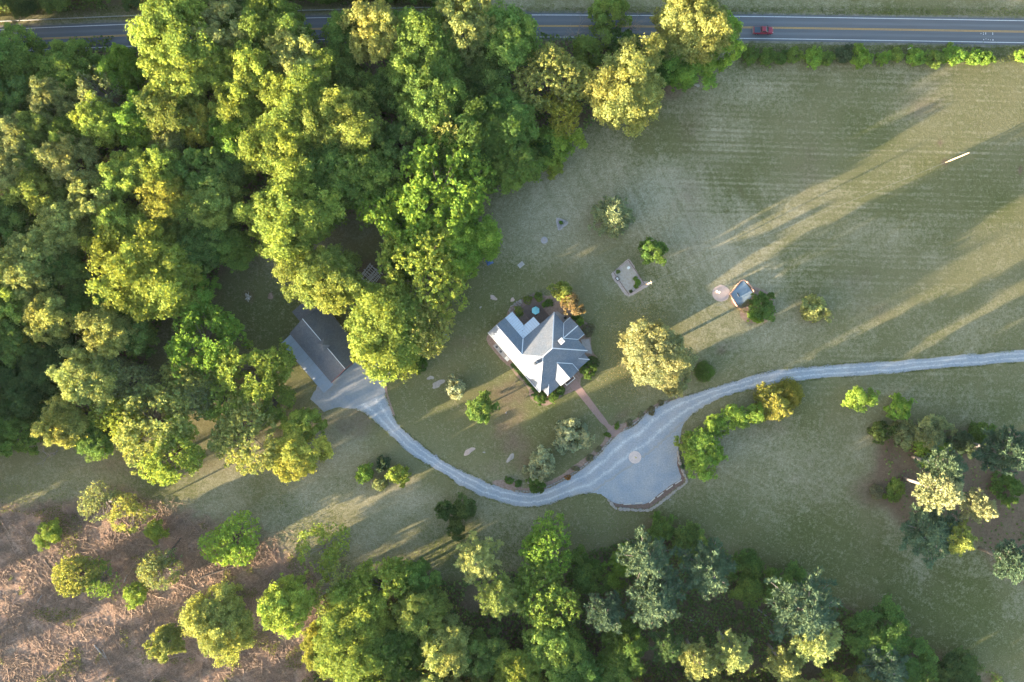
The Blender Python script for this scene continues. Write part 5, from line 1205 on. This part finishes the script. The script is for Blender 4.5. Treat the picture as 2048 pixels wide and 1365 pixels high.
# ------------------------------------------------------------------ red pickup on the road
PAINT = mat('red_paint', (.24, .018, .04), .3, .08, 1, bmp=0, spec=.6); DARKBED = mat('bed_cover', (.045, .075, .11), .55, .15, 2, bmp=.1); TYRE = mat('tyre', (.02, .02, .02), .9, .2, 4); LAMP = mat('lamp_glass', (.6, .6, .58), .2, .05, 1, bmp=0); TAIL = mat('tail_glass', (.4, .03, .02), .3, .05, 1, bmp=0)
tr = empty('pickup_truck', P3(1524.5, 63.6, .03), -math.radians(.7), 'dark red pickup truck with a covered bed driving right on the road', 'truck')
def loft(secs):
    """closed body lofted along x through rounded sections (x, half width, z bottom, z top)"""
    q = MB(); q.smooth = False; n = 10; vs = []; fs = []
    for x, w_, zb, zt in secs:
        r = min(.16, (zt-zb)*.35); prof = [(-w_+.05, zb), (w_-.05, zb), (w_, zb+.12), (w_, zt-r), (w_-r*.45, zt-r*.2), (w_-r*1.3, zt), (-w_+r*1.3, zt), (-w_+r*.45, zt-r*.2), (-w_, zt-r), (-w_, zb+.12)]
        vs += [(x, y, z) for y, z in prof]
    for i in range(len(secs)-1):
        for k in range(n): fs.append((i*n+k, i*n+(k+1) % n, (i+1)*n+(k+1) % n, (i+1)*n+k))
    fs += [tuple(range(n)), tuple(range((len(secs)-1)*n, len(secs)*n))[::-1]]
    return q.add(vs, fs)
loft([(-2.78, .90, .5, .98), (-2.7, .96, .42, 1.06), (-1.5, .99, .4, 1.08), (.6, .99, .4, 1.08), (1.2, .98, .4, 1.07), (2.1, .95, .42, 1.0), (2.6, .88, .46, .9), (2.78, .74, .5, .78)]).build('body', PAINT, tr)
loft([(-.72, .82, 1.06, 1.1), (-.5, .74, 1.06, 1.68), (.45, .73, 1.06, 1.72), (.75, .76, 1.06, 1.6), (1.38, .86, 1.04, 1.08)]).build('cab_glass', GLASS, tr)
c = MB(); c.box((-.03, 0, 1.73), (1.1, 1.34, .06), 0, .92); c.build('cab_roof', PAINT, tr)
for s in (-1, 1):
    c = MB(); c.bar((.47, s*.70, 1.72), (1.36, s*.83, 1.08), .08, .08); c.build('pillar', PAINT, tr)
    c = MB(); c.bar((-.5, s*.72, 1.70), (-.70, s*.80, 1.1), .1, .1); c.build('pillar', PAINT, tr)
    c = MB(); c.box((1.05, s*1.08, 1.18), (.12, .22, .16)); c.build('mirror', BLACK, tr)
    c = MB(); c.box((2.70, s*.62, .80), (.1, .3, .16)); c.build('headlight', LAMP, tr)
    c = MB(); c.box((-2.77, s*.82, .86), (.06, .16, .3)); c.build('tail_light', TAIL, tr)
    for x in (-1.75, 1.8):
        c = MB(); c.tube([(x, s*.78, .37), (x, s*1.0, .37)], [.37, .37], 18); wh = c.build('wheel', TYRE, tr); c = MB(); c.tube([(x, s*.99, .37), (x, s*1.015, .37)], [.22, .2], 14); c.build('rim', CHROME, wh)
c = MB(); c.box((-1.72, 0, 1.10), (1.72, 1.68, .07), 0, .97); c.build('bed_cover', DARKBED, tr)
c = MB(); c.box((-2.86, 0, .55), (.14, 1.7, .18)); c.build('bumper', CHROME, tr); c = MB(); c.box((2.8, 0, .5), (.14, 1.6, .18)); c.build('bumper', BLACK, tr)

# ------------------------------------------------------------------ guardrail, poles, wire
gr = empty('guardrail', P3(430, 26, 0), 0, 'grey steel guardrail along the far side of the road at the upper left', 'guardrail'); go = gr.location
gp = [P3(x, y, .68)-go for x, y in smooth_loop([(-260, 58), (-60, 46), (0, 43), (284, 31), (427, 26), (700, 19), (821, 16), (872, 15)], 14, 0, 1, False)]
c = MB(); vs = []; fs = []
for i, p in enumerate(gp):
    for dx, z in ((0, -.16), (-.08, -.09), (-.08, .0), (0.03, .03), (-.08, .07), (-.08, .14), (0, .18), (.05, .18), (.05, -.16)): vs.append((p.x, p.y-dx, p.z+z))
for i in range(len(gp)-1):
    for k in range(9): fs.append((i*9+k, i*9+(k+1) % 9, (i+1)*9+(k+1) % 9, (i+1)*9+k))
c.add(vs, fs); c.build('rail', mat('galvanised', (.42, .44, .46), .5, .15, 1.5, bmp=.05, metallic=.3), gr)
for p in gp: c = MB(); c.box((p.x, p.y+.14, .36), (.15, .2, .8)); c.build('post', GREYWOOD, gr)

POLE = mat('pole_wood', (.52, .40, .28), .85, .2, 2, (.42, .32, .23))
def utility_pole(px, py, h, label, arm=True, ang=.4, r=.17):
    o = empty('utility_pole', P3(px, py), ang, label, 'utility pole', 'utility poles on the meadow')
    c = MB(); c.tube([(0, 0, -.3), (0, 0, h)], [r, r*.72], 10); c.build('pole', POLE, o)
    if arm:
        c = MB(); c.box((0, 0, h-.6), (.1, 1.3, .12)); ar = c.build('crossarm', POLE, o)
        for s in (-.58, 0, .58): c = MB(); c.tube([(0, s, h-.54), (0, s, h-.3)], [.05, .04], 8); c.build('insulator', CHROME, ar)
        c = MB(); c.tube([(.3, 0, h-2.2), (.3, 0, h-1.3)], [.24, .24], 12); c.build('transformer', CHROME, o)
    return o
utility_pole(1892, 325, 9.8, 'tall bare utility pole alone in the upper right meadow', False, r=.2)
utility_pole(1291, 570, 8.2, 'short utility pole with a crossarm beside the vegetable garden', True, .3)
w0 = P3(1291, 570)+Vector((0, 0, 8.0)); w1 = P3(1892, 325)+Vector((0, 0, 9.7)); wr = MB()
pw = [w0.lerp(w1, t)+Vector((0, 0, -1.1*4*t*(1-t))) for t in np.linspace(0, 1, 24)]; base = pw[0].copy(); base.z -= 8
wr.tube([p-base for p in pw], [.016]*24, 5, False); wo = wr.build('overhead_wire', mat('wire', (.36, .37, .38), .6, .1, 1, bmp=0), None, base); tag(wo, 'thin wire strung between the two utility poles', 'wire')
wp = empty('marker_post', P3(1816, 99), 0, 'small white post at the roadside hedge', 'post'); c = MB(); c.box((0, 0, .5), (.35, .3, 1.0)); c.build('post', WHITE, wp); c = MB(); c.box((0, 0, 1.05), (.5, .4, .12)); c.build('cap', WHITE, wp)

# ------------------------------------------------------------------ retaining wall stone by stone, timber stops, planter ring
def stone_mesh(seed, sx, sy, sz):
    r = np.random.default_rng(seed); q = MB(); n = 8; vs = []
    for z, k in ((-.1, .92), (sz*.55, 1.0), (sz, .74)):
        for i in range(n):
            a = 2*math.pi*i/n+.3; e = (abs(math.cos(a))**3+abs(math.sin(a))**3)**(-1/3); j = r.uniform(.86, 1.12)
            vs.append((sx/2*k*math.cos(a)*e*j, sy/2*k*math.sin(a)*e*j, z*r.uniform(.9, 1.1)))
    fs = [(l*n+i, l*n+(i+1) % n, (l+1)*n+(i+1) % n, (l+1)*n+i) for l in range(2) for i in range(n)]+[tuple(range(2*n, 3*n))]
    q.add(vs, fs); return q.mesh('stone')
STONES = [stone_mesh(i, 1.0, .62, .55) for i in range(7)]
for m_ in STONES: m_.materials.append(WSTONE)
def stone_row(parent, poly, step, scale, closed=False, zs=1.0, meshes=None, jit=.05):
    r = random.Random(len(poly)*7+int(poly[0][0])); pl = [P3(*p) for p in smooth_loop(poly, 2, 0, 1, closed)]
    if closed: pl.append(pl[0])
    acc = 0; nxt = 0
    for a, b in zip(pl, pl[1:]):
        L = (b-a).length
        while nxt <= acc+L:
            p = a.lerp(b, (nxt-acc)/max(L, 1e-6)); st_ = step*r.uniform(.8, 1.25); o = obj('stone', r.choice(meshes or STONES), parent); s = st_*scale
            o.location = p-parent.location+Vector((r.uniform(-jit, jit), r.uniform(-jit, jit), 0)); o.rotation_euler = (0, 0, math.atan2(b.y-a.y, b.x-a.x)+r.uniform(-.15, .15)); o.scale = (s, s*r.uniform(.8, 1.2), zs*r.uniform(.75, 1.25)); nxt += st_
        acc += L
rw = empty('retaining_wall', P3(1300, 1010), 0, 'low dry-stone retaining wall round the lower side of the parking apron', 'wall')
stone_row(rw, [(1356, 905), (1359, 925), (1368, 950), (1372, 964), (1348, 984), (1306, 1016), (1289, 1021), (1254, 1019), (1232, 1017), (1221, 1006), (1215, 998)], 1.0, 1.12)
ms = sheet('apron_border', [(1358, 905), (1363, 935), (1369, 961), (1346, 981), (1303, 1013), (1289, 1018), (1254, 1016), (1230, 1013), (1219, 1001), (1232, 1007), (1254, 1009), (1290, 1008), (1310, 995), (1340, 972), (1362, 957), (1354, 930)], .014, MULCH_D, None, .4, 4)
tag(ms, 'dark mulch strip inside the retaining wall', None, None, 'structure')
for i, (zx, zy, dg, lb) in enumerate([(705, 1222, 3, 'leftmost timber wheel stop on the apron'), (808, 1212, 3, 'second timber wheel stop from the left on the apron'), (928, 1188, 42, 'third timber wheel stop from the left on the apron'), (1003, 1137, 38, 'fourth timber wheel stop from the left on the apron'),
     (1087, 1073, 35, 'fifth timber wheel stop from the left on the apron'), (1168, 1020, 32, 'rightmost timber wheel stop on the apron')]):
    o = empty('wheel_stop', P3(1100+zx/4.55, 740+zy/4.55, .02), math.radians(dg), lb, 'wheel stop', 'timber wheel stops on the apron')
    c = MB(); c.box((0, 0, .12), (2.2, .24, .24), 0, .97); c.build('timber', PALEWOOD, o)
    for s in (-.8, .8): c = MB(); c.tube([(s, 0, .2), (s, 0, .26)], [.035, .035], 6); c.build('spike', BLACK, o)
pr = empty('planter_ring', P3(1270, 915, .01), 0, 'round pale brick island in the parking apron', 'planter')
for rad, n in ((1.55, 26), (1.15, 19), (.75, 13)):
    for k in range(n):
        a = 2*math.pi*(k+.5*(rad < 1.3))/n; c = MB(); c.box((rad*math.cos(a), rad*math.sin(a), .07), (.36, 2*math.pi*rad/n*.92, .14), a); c.build('brick', mat('island_brick', (.66, .55, .51), .9, .2, 1.4, (.56, .46, .43)), pr)
c = MB(); c.tube([(0, 0, -.02), (0, 0, .12)], [.56, .56], 20); c.build('soil', mat('island_brick', (.66, .55, .51)), pr)
lp = empty('lamp_post', P3(1270, 914), 0, 'short yellowish post standing on the round brick island', 'post'); c = MB(); c.tube([(0, 0, .1), (0, 0, 1.7)], [.09, .07], 10); c.build('post', mat('yellow_post', (.45, .38, .12), .7, .15, 2), lp); c = MB(); c.box((0, 0, 1.78), (.36, .36, .22), .4, .7); c.build('lantern', mat('brass', (.5, .42, .14), .5, .1, 2), lp)

# border stones along the lawn side of the drive bed, each a stone
bs_ = empty('border_stones', P3(1180, 920), 0, 'row of rough stones edging the border along the drive', 'stones')
stone_row(bs_, [(1333, 803), (1300, 822), (1270, 846), (1245, 861)], .75, 1.0, False, .55); stone_row(bs_, [(1222, 878), (1194, 909), (1166, 933), (1139, 951), (1098, 972), (1060, 982), (1030, 982)], .75, 1.0, False, .55)

# ------------------------------------------------------------------ vegetable garden
vg = sheet('garden_plot', [(1222, 548), (1256, 518), (1262, 522), (1284, 562), (1303, 566), (1297, 573), (1266, 590), (1258, 594), (1250, 590), (1225, 556)], .010, mat('garden_rim', (.46, .38, .345), .95, .3, 1.6, (.36, .29, .265)), None, .5, 4, False); tag(vg, 'pinkish mulch rim of the vegetable garden', None, None, 'structure')
SAND = mat('dry_soil', (.43, .385, .335), .95, .3, 1.5, (.33, .28, .23)); vs_ = sheet('garden_soil', [(1229, 547), (1255, 526), (1284, 566), (1256, 587), (1252, 585)], .016, SAND, None, .4, 4, False); tag(vs_, 'pale dry soil of the vegetable garden', None, None, 'structure')
fc = empty('garden_fence', P3(1256, 556), 0, 'low wire and post fence round the vegetable garden', 'fence'); fo_ = fc.location
cor = [(1226, 545), (1256, 521), (1288, 568), (1257, 590)]
for i in range(4):
    a, b = P3(*cor[i])-fo_, P3(*cor[(i+1) % 4])-fo_; n = int((b-a).length/1.5)
    for k in range(n): p = a.lerp(b, k/n); c = MB(); c.box((p.x, p.y, .5), (.09, .09, 1.0)); c.build('post', GREYWOOD, fc)
    for z in (.35, .65, .95): c = MB(); c.bar(a+Vector((0, 0, z)), b+Vector((0, 0, z)), .05, .03); c.build('rail', RAIL, fc)
tk = empty('garden_drum', P3(1257, 536, .5), 0, 'white round drum in the upper corner of the vegetable garden', 'drum'); tk.location.z -= .49; c = MB(); c.tube([(0, 0, 0), (0, 0, .45), (0, 0, .9)], [.38, .41, .38], 18); c.build('drum', WHITE, tk); c = MB(); c.tube([(0, 0, .9), (0, 0, .93)], [.34, .34], 18); c.build('lid', WHITE, tk)
bx = empty('planter_box', P3(1234.5, 558), -math.radians(55), 'dark framed white box on the left side of the vegetable garden', 'box'); c = MB(); c.box((0, 0, .25), (1.15, .75, .5)); c.build('frame', BLACK, bx); c = MB(); c.box((0, 0, .52), (.75, .5, .06)); c.build('lid', WHITE, bx)
for px_, py_, r_, h_, t, lb in [(1271, 558, 5, .8, 'bright', 'upper leafy vegetable row plant in the garden'), (1276, 565, 6, .8, 'bright', 'middle leafy vegetable row plant in the garden'), (1273, 572, 5, .7, 'bright', 'lower leafy vegetable row plant in the garden'), (1262, 583, 3.5, .6, 'deep', 'dark little plant in the bottom corner of the garden'), (1236, 544, 4, .4, 'green', 'sparse green seedlings at the left of the garden')]:
    tree('shrub', px_, py_, r_, h_, t, lb, 'vegetable plants', 'plant', 'vegetable_plant')

# ------------------------------------------------------------------ brick-walled square with blue-grey floor, round brick patio, oval bed
cp_ = sheet('round_patio', [(1442+17.5*math.cos(a), 587+16.5*math.sin(a)) for a in np.linspace(0, 2*math.pi, 17)[:-1]], .02, PINKSTONE, None, .4, 4); tag(cp_, 'round pinkish brick patio on the meadow', None, None, 'structure')
ob = sheet('oval_bed', [(1462, 600), (1500, 576), (1520, 578), (1538, 588), (1547, 606), (1546, 626), (1536, 642), (1515, 647), (1494, 645), (1482, 636), (1478, 620)], .016, MULCH, None, .4, 4); tag(ob, 'oval mulch bed beside the brick-walled square', None, None, 'structure')
SQ = [(1460, 589), (1486, 561), (1507, 589), (1481, 618)]
sq = empty('brick_enclosure', P3(1484, 589), 0, 'low brick-walled square with a blue-grey floor beside the round patio', 'enclosure'); so = sq.location
c = MB(); c.prism([tuple((P3(*p)-so)[:2]) for p in SQ][::-1], .0, .35); c.build('floor', mat('blue_grey_floor', (.20, .26, .31), .8, .15, .8, (.17, .22, .27)), sq)
SB = [stone_mesh(60+i, 1.0, .6, .5) for i in range(4)]
for m_ in SB: m_.materials.append(mat('wall_brick', (.40, .26, .20), .9, .3, 3, (.34, .23, .19)))
stone_row(sq, SQ+[SQ[0]], .62, 1.1, False, 1.25, SB, .02)
bn = empty('low_bench', P3(1475.5, 590, .3), -math.radians(60), 'small dark bench with a white edge on the blue-grey floor', 'bench'); bn.location.z += .05; c = MB(); c.box((0, 0, .36), (1.2, .34, .06)); c.build('seat', BLACK, bn); c = MB(); c.box((0, -.2, .4), (1.2, .06, .08)); c.build('edge_rail', WHITE, bn)
for s in (-.5, .5): c = MB(); c.box((s, 0, .17), (.08, .3, .34)); c.build('leg', BLACK, bn)
for dx, dy, k in ((-9, -4, 0), (-6, -2, 1)):
    o = empty('garden_chair', P3(1442+dx, 587+dy, .02), .6+k*.9, 'white garden chair on the round patio, %s one' % ('left' if k == 0 else 'right'), 'chair', 'white chairs on the round patio')
    c = MB(); c.box((0, 0, .42), (.5, .46, .05)); c.build('seat', WHITE, o); c = MB(); c.box((0, -.24, .68), (.5, .05, .5)); c.build('backrest', WHITE, o)
    for sx in (-1, 1):
        for sy in (-1, 1): c = MB(); c.box((sx*.2, sy*.18, .2), (.05, .05, .42)); c.build('leg', WHITE, o)
tree('shrub', 1523, 613, 25, 3.4, 'forest', 'dense bright green evergreen mound in the oval bed', None)
tree('shrub', 1512, 630, 17, 2.4, 'bright', 'lower bright green mound in the oval bed', None)
tree('thin', 1492, 614, 15, 2.2, 'brown', 'twiggy brown shrub leaning over the blue-grey floor', None, 'shrub', 'twiggy_shrub')

# ------------------------------------------------------------------ small things on the grass
lpile = empty('log_lattice', P3(742, 551), math.radians(-40), 'grey logs stacked crosswise beside the big lime tree', 'log stack')
r = random.Random(4)
for lay in range(4):
    for k in range(5):
        L = r.uniform(3.6, 5.4); off = -2.1+k*1.05+r.uniform(-.3, .3); z = .14+lay*.24; c = MB(); c.tube([(-L/2, 0, 0), (0, r.uniform(-.06, .06), .02), (L/2, 0, 0)], [.13, .12, .09], 7)
        o = c.build('log', PALEWOOD, lpile); o.location = (r.uniform(-.4, .4), off, z) if lay % 2 == 0 else (off, r.uniform(-.4, .4), z); o.rotation_euler = (0, 0, (0 if lay % 2 == 0 else math.pi/2)+r.uniform(-.12, .12))
bp = empty('brush_pile', P3(497, 594), 0, 'small heap of pale broken branches on the garage lawn', 'brush pile')
for k in range(14):
    a = r.uniform(0, 6.28); L = r.uniform(.8, 2.0); c = MB(); c.tube([(-L/2, 0, 0), (L/2, 0, r.uniform(0, .15))], [.07, .04], 5); o = c.build('branch', PALEWOOD, bp); o.location = (r.uniform(-.5, .5), r.uniform(-.6, .6), .08+k*.03); o.rotation_euler = (0, r.uniform(-.1, .1), a)
def rock(px, py, sx, sy, hgt, rz, label, material=PINKSTONE, seed=1):
    rn = np.random.default_rng(seed); q = MB(); rings = 6; n = 18; vs = []; fs = []
    for i in range(rings):
        t = i/(rings-1); rad = math.cos(t*math.pi/2*.96)**.55
        for k in range(n):
            a = 2*math.pi*k/n; w_ = 1+.22*math.sin(2*a+seed)+.14*math.sin(3*a+2*seed)+.07*math.sin(5*a+seed*3)
            vs.append((sx*rad*w_*math.cos(a), sy*rad*w_*math.sin(a), hgt*(t*1.0)+rn.normal(0, hgt*.08)-.05))
    for i in range(rings-1):
        for k in range(n): fs.append((i*n+k, i*n+(k+1) % n, (i+1)*n+(k+1) % n, (i+1)*n+k))
    fs.append(tuple(range((rings-1)*n, rings*n))); q.add(vs, fs)
    o = q.build('rock_outcrop', material, None, P3(px, py), False); o.rotation_euler = (0, 0, rz); tag(o, label, 'rock', 'rock slabs in the lawn')
rock(938, 903, 1.6, .85, .22, .5, 'pale pink rock slab on the lawn above the drive, left', PINKSTONE, 1); rock(968, 905, .35, .25, .18, 0, 'small single stone right of the pale pink slab', WSTONE, 2)
rock(1021, 916, 1.5, .7, .2, 1.1, 'pale rock slab on the lawn above the drive, right', WSTONE, 3); rock(987, 596, 1.3, .55, .18, -.3, 'pointed pink slab behind the house', PINKSTONE, 4)
rock(1025, 600, .8, .5, .16, .4, 'small pink slab near the deck steps', PINKSTONE, 5); rock(961, 615, .35, .3, .25, 0, 'single white stone on the back lawn', WSTONE, 6); rock(876, 768, 1.9, 1.1, .12, .4, 'flat crumbled pale rock on the left lawn', WSTONE, 7)
rock(861, 756, 1.0, .7, .10, .2, 'small crumbled rock beside the flat pale one', WSTONE, 8); rock(1394, 171, .8, .5, .3, 0, 'whitish stone at the meadow corner below the golden tree', WSTONE, 9)
rock(1057, 966, .32, .3, .35, 0, 'round pale stone in the border beside the silvery tree', WSTONE, 10); rock(541, 593, .9, .8, .25, 0, 'pinkish earth mound on the garage lawn', MULCH, 11)
rock(1012, 826, .3, .25, .2, .3, 'little white stone on the lawn below the dark round tree', WSTONE, 12); rock(1340, 1000, .3, .2, .25, 0, 'small dark stone on the grass below the wall', WSTONE, 13)
ws = empty('cobble_strip', P3(*HZ(412, 285)), -HA+0, 'whitish cobbles beside the deck', 'stones'); r = random.Random(9); wl = ws.location; ws.rotation_euler = (0, 0, 0)
for k in range(46):
    o = obj('stone', r.choice(STONES), ws); t = r.uniform(-1, 1); n_ = r.uniform(-1, 1)*.75; o.location = (HF.v*(t*2.4)+HF.u*n_)+Vector((0, 0, .03)); s = r.uniform(.25, .5); o.scale = (s, s*1.2, .4); o.rotation_euler = (0, 0, r.uniform(0, 3))
tp = empty('triangle_planter', P3(1123, 448), 0, 'triangular timber-edged planter on the back lawn', 'planter'); tri = [Vector((-1.0, 1.0, 0)), Vector((1.55, .55, 0)), Vector((-.45, -1.35, 0))]
for i in range(3): c = MB(); a, b = tri[i], tri[(i+1) % 3]; c.bar(a+Vector((0, 0, .15)), b+Vector((0, 0, .15)), .22, .3); c.build('timber', GREYWOOD, tp)
ts = sheet('planter_rim', [(1112, 440), (1117, 436), (1136, 444), (1134, 450), (1120, 461), (1116, 460)], .012, FLAG, None, .4, 3); tag(ts, 'pale stone rim round the triangular planter', None, None, 'structure')
tree('shrub', 1122, 446, 4, .8, 'bright', 'small green plant inside the triangular planter', None, 'plant', 'planter_plant')
rs = empty('stone_disc', P3(1088.5, 481), 0, 'round pale stone disc with a raised centre on the back lawn', 'stone disc'); c = MB(); c.tube([(0, 0, -.05), (0, 0, .14), (0, 0, .18)], [.98, .98, .9], 20); c.build('disc', FLAG, rs); c = MB(); c.tube([(0, 0, .18), (0, 0, .42)], [.24, .2], 12); c.build('knob', PINKSTONE, rs)
sb = empty('concrete_slab', P3(1042, 530), math.radians(41), 'pale rectangular concrete slab lying on the back lawn', 'slab'); c = MB(); c.box((0, 0, .08), (1.75, 1.2, .26)); c.build('slab', CONC, sb); c = MB(); c.box((0, 0, .225), (1.2, .75, .03)); c.build('cover', FLAG, sb)
tpn = empty('tarpaulin', P3(979, 524), math.radians(25), 'blue tarpaulin over a heap at the edge of the bright tree', 'tarpaulin')
q = MB(); n = 9; rn = np.random.default_rng(2); vs = [((i/(n-1)-.5)*1.9, (j/(n-1)-.5)*1.6, .75*max(0, 1-((i/(n-1)-.5)*2)**4)*max(0, 1-((j/(n-1)-.5)*2)**4)+rn.uniform(0, .1)) for j in range(n) for i in range(n)]
q.add(vs, [(j*n+i, j*n+i+1, (j+1)*n+i+1, (j+1)*n+i) for j in range(n-1) for i in range(n-1)]); q.build('cloth', mat('blue_tarp', (.06, .12, .30), .6, .15, 2), tpn)
q = MB(); q.box((0, 0, .3), (1.5, 1.2, .6), 0, .85); q.build('heap', GREYWOOD, tpn)
wrl = empty('wooden_rail', P3(985, 486), 0, 'short wooden rail fence beside the dense green tree', 'fence'); a, b = P3(978, 470)-wrl.location, P3(993, 494)-wrl.location
for z in (.5, .95): c = MB(); c.bar(a+Vector((0, 0, z)), b+Vector((0, 0, z)), .16, .1); c.build('rail', GREYWOOD, wrl)
for t in (0, .33, .67, 1): p = a.lerp(b, t); c = MB(); c.box((p.x, p.y, .55), (.14, .14, 1.1)); c.build('post', GREYWOOD, wrl)
# logs left in the clear-cut and in the lower wood, each one its own
DLOG = mat('dark_log', (.11, .09, .08), .9, .35, 2)
for i, (x0, y0, x1, y1, rad, m_, lb) in enumerate([(334, 1110, 362, 1076, .24, DLOG, 'dark leaning log beside the fuzzy grey tree'), (88, 1118, 104, 1140, .2, DLOG, 'dark log at the left of the clear-cut'), (188, 1290, 214, 1320, .18, GREYWOOD, 'grey log in the lower left clear-cut'),
      (205, 1300, 220, 1330, .13, GREYWOOD, 'thin grey log beside the lower left grey one'), (400, 1156, 480, 1128, .3, DLOG, 'long dark log at the right of the clear-cut'), (248, 1165, 254, 1150, .14, GREYWOOD, 'pale stub near the small lime tree'), (75, 1205, 84, 1190, .14, GREYWOOD, 'pale stick log at the left clear-cut'),
      (300, 1240, 290, 1275, .16, DLOG, 'dark log left of the large lime tree'), (545, 1280, 560, 1325, .15, DLOG, 'dark log at the bottom of the clear-cut'), (1380, 1241, 1392, 1241, .22, WSTONE, 'short white log on the floor of the lower wood'), (1512, 1216, 1552, 1248, .22, GREYWOOD, 'fallen grey trunk below the biggest pine'), (1522, 1245, 1560, 1285, .2, GREYWOOD, 'second fallen grey trunk left of the biggest pine'),
      (1395, 1262, 1420, 1240, .14, GREYWOOD, 'fallen thin trunk by the golden ground of the lower wood')]):
    a, b = P3(x0, y0, rad), P3(x1, y1, rad); o = empty('fallen_log', a.lerp(b, .5), 0, lb, 'log', 'logs lying about'); d_ = (b-a)/2
    c = MB(); c.tube([-d_, Vector((0, 0, .05)), d_], [rad, rad*.9, rad*.65], 9); c.build('trunk', m_, o)
    for s in (-.4, .3): c = MB(); pt_ = d_*s; c.tube([pt_, pt_+Vector((rad*2.2, rad*3.5, rad*2))], [rad*.35, rad*.12], 5); c.build('branch_stub', m_, o)

# ------------------------------------------------------------------ added haze: one even box of air that lifts the dark shadows
hm = bpy.data.materials.new('shadow_lift_haze'); hm.use_nodes = True; hn = hm.node_tree.nodes; hn.clear()
ho_ = hn.new('ShaderNodeOutputMaterial'); hvn = hn.new('ShaderNodeVolumePrincipled'); hvn.inputs['Color'].default_value = (.72, .86, 1.0, 1); hvn.inputs['Density'].default_value = 1.5e-5; hvn.inputs['Anisotropy'].default_value = 0.0
hm.node_tree.links.new(hvn.outputs[0], ho_.inputs['Volume'])
c = MB(); c.box((0, 0, 88), (7900, 7900, 214)); hz_ = c.build('haze', hm); tag(hz_, 'thin pale haze added over the whole place to lift the shadows', 'haze', None, 'stuff')
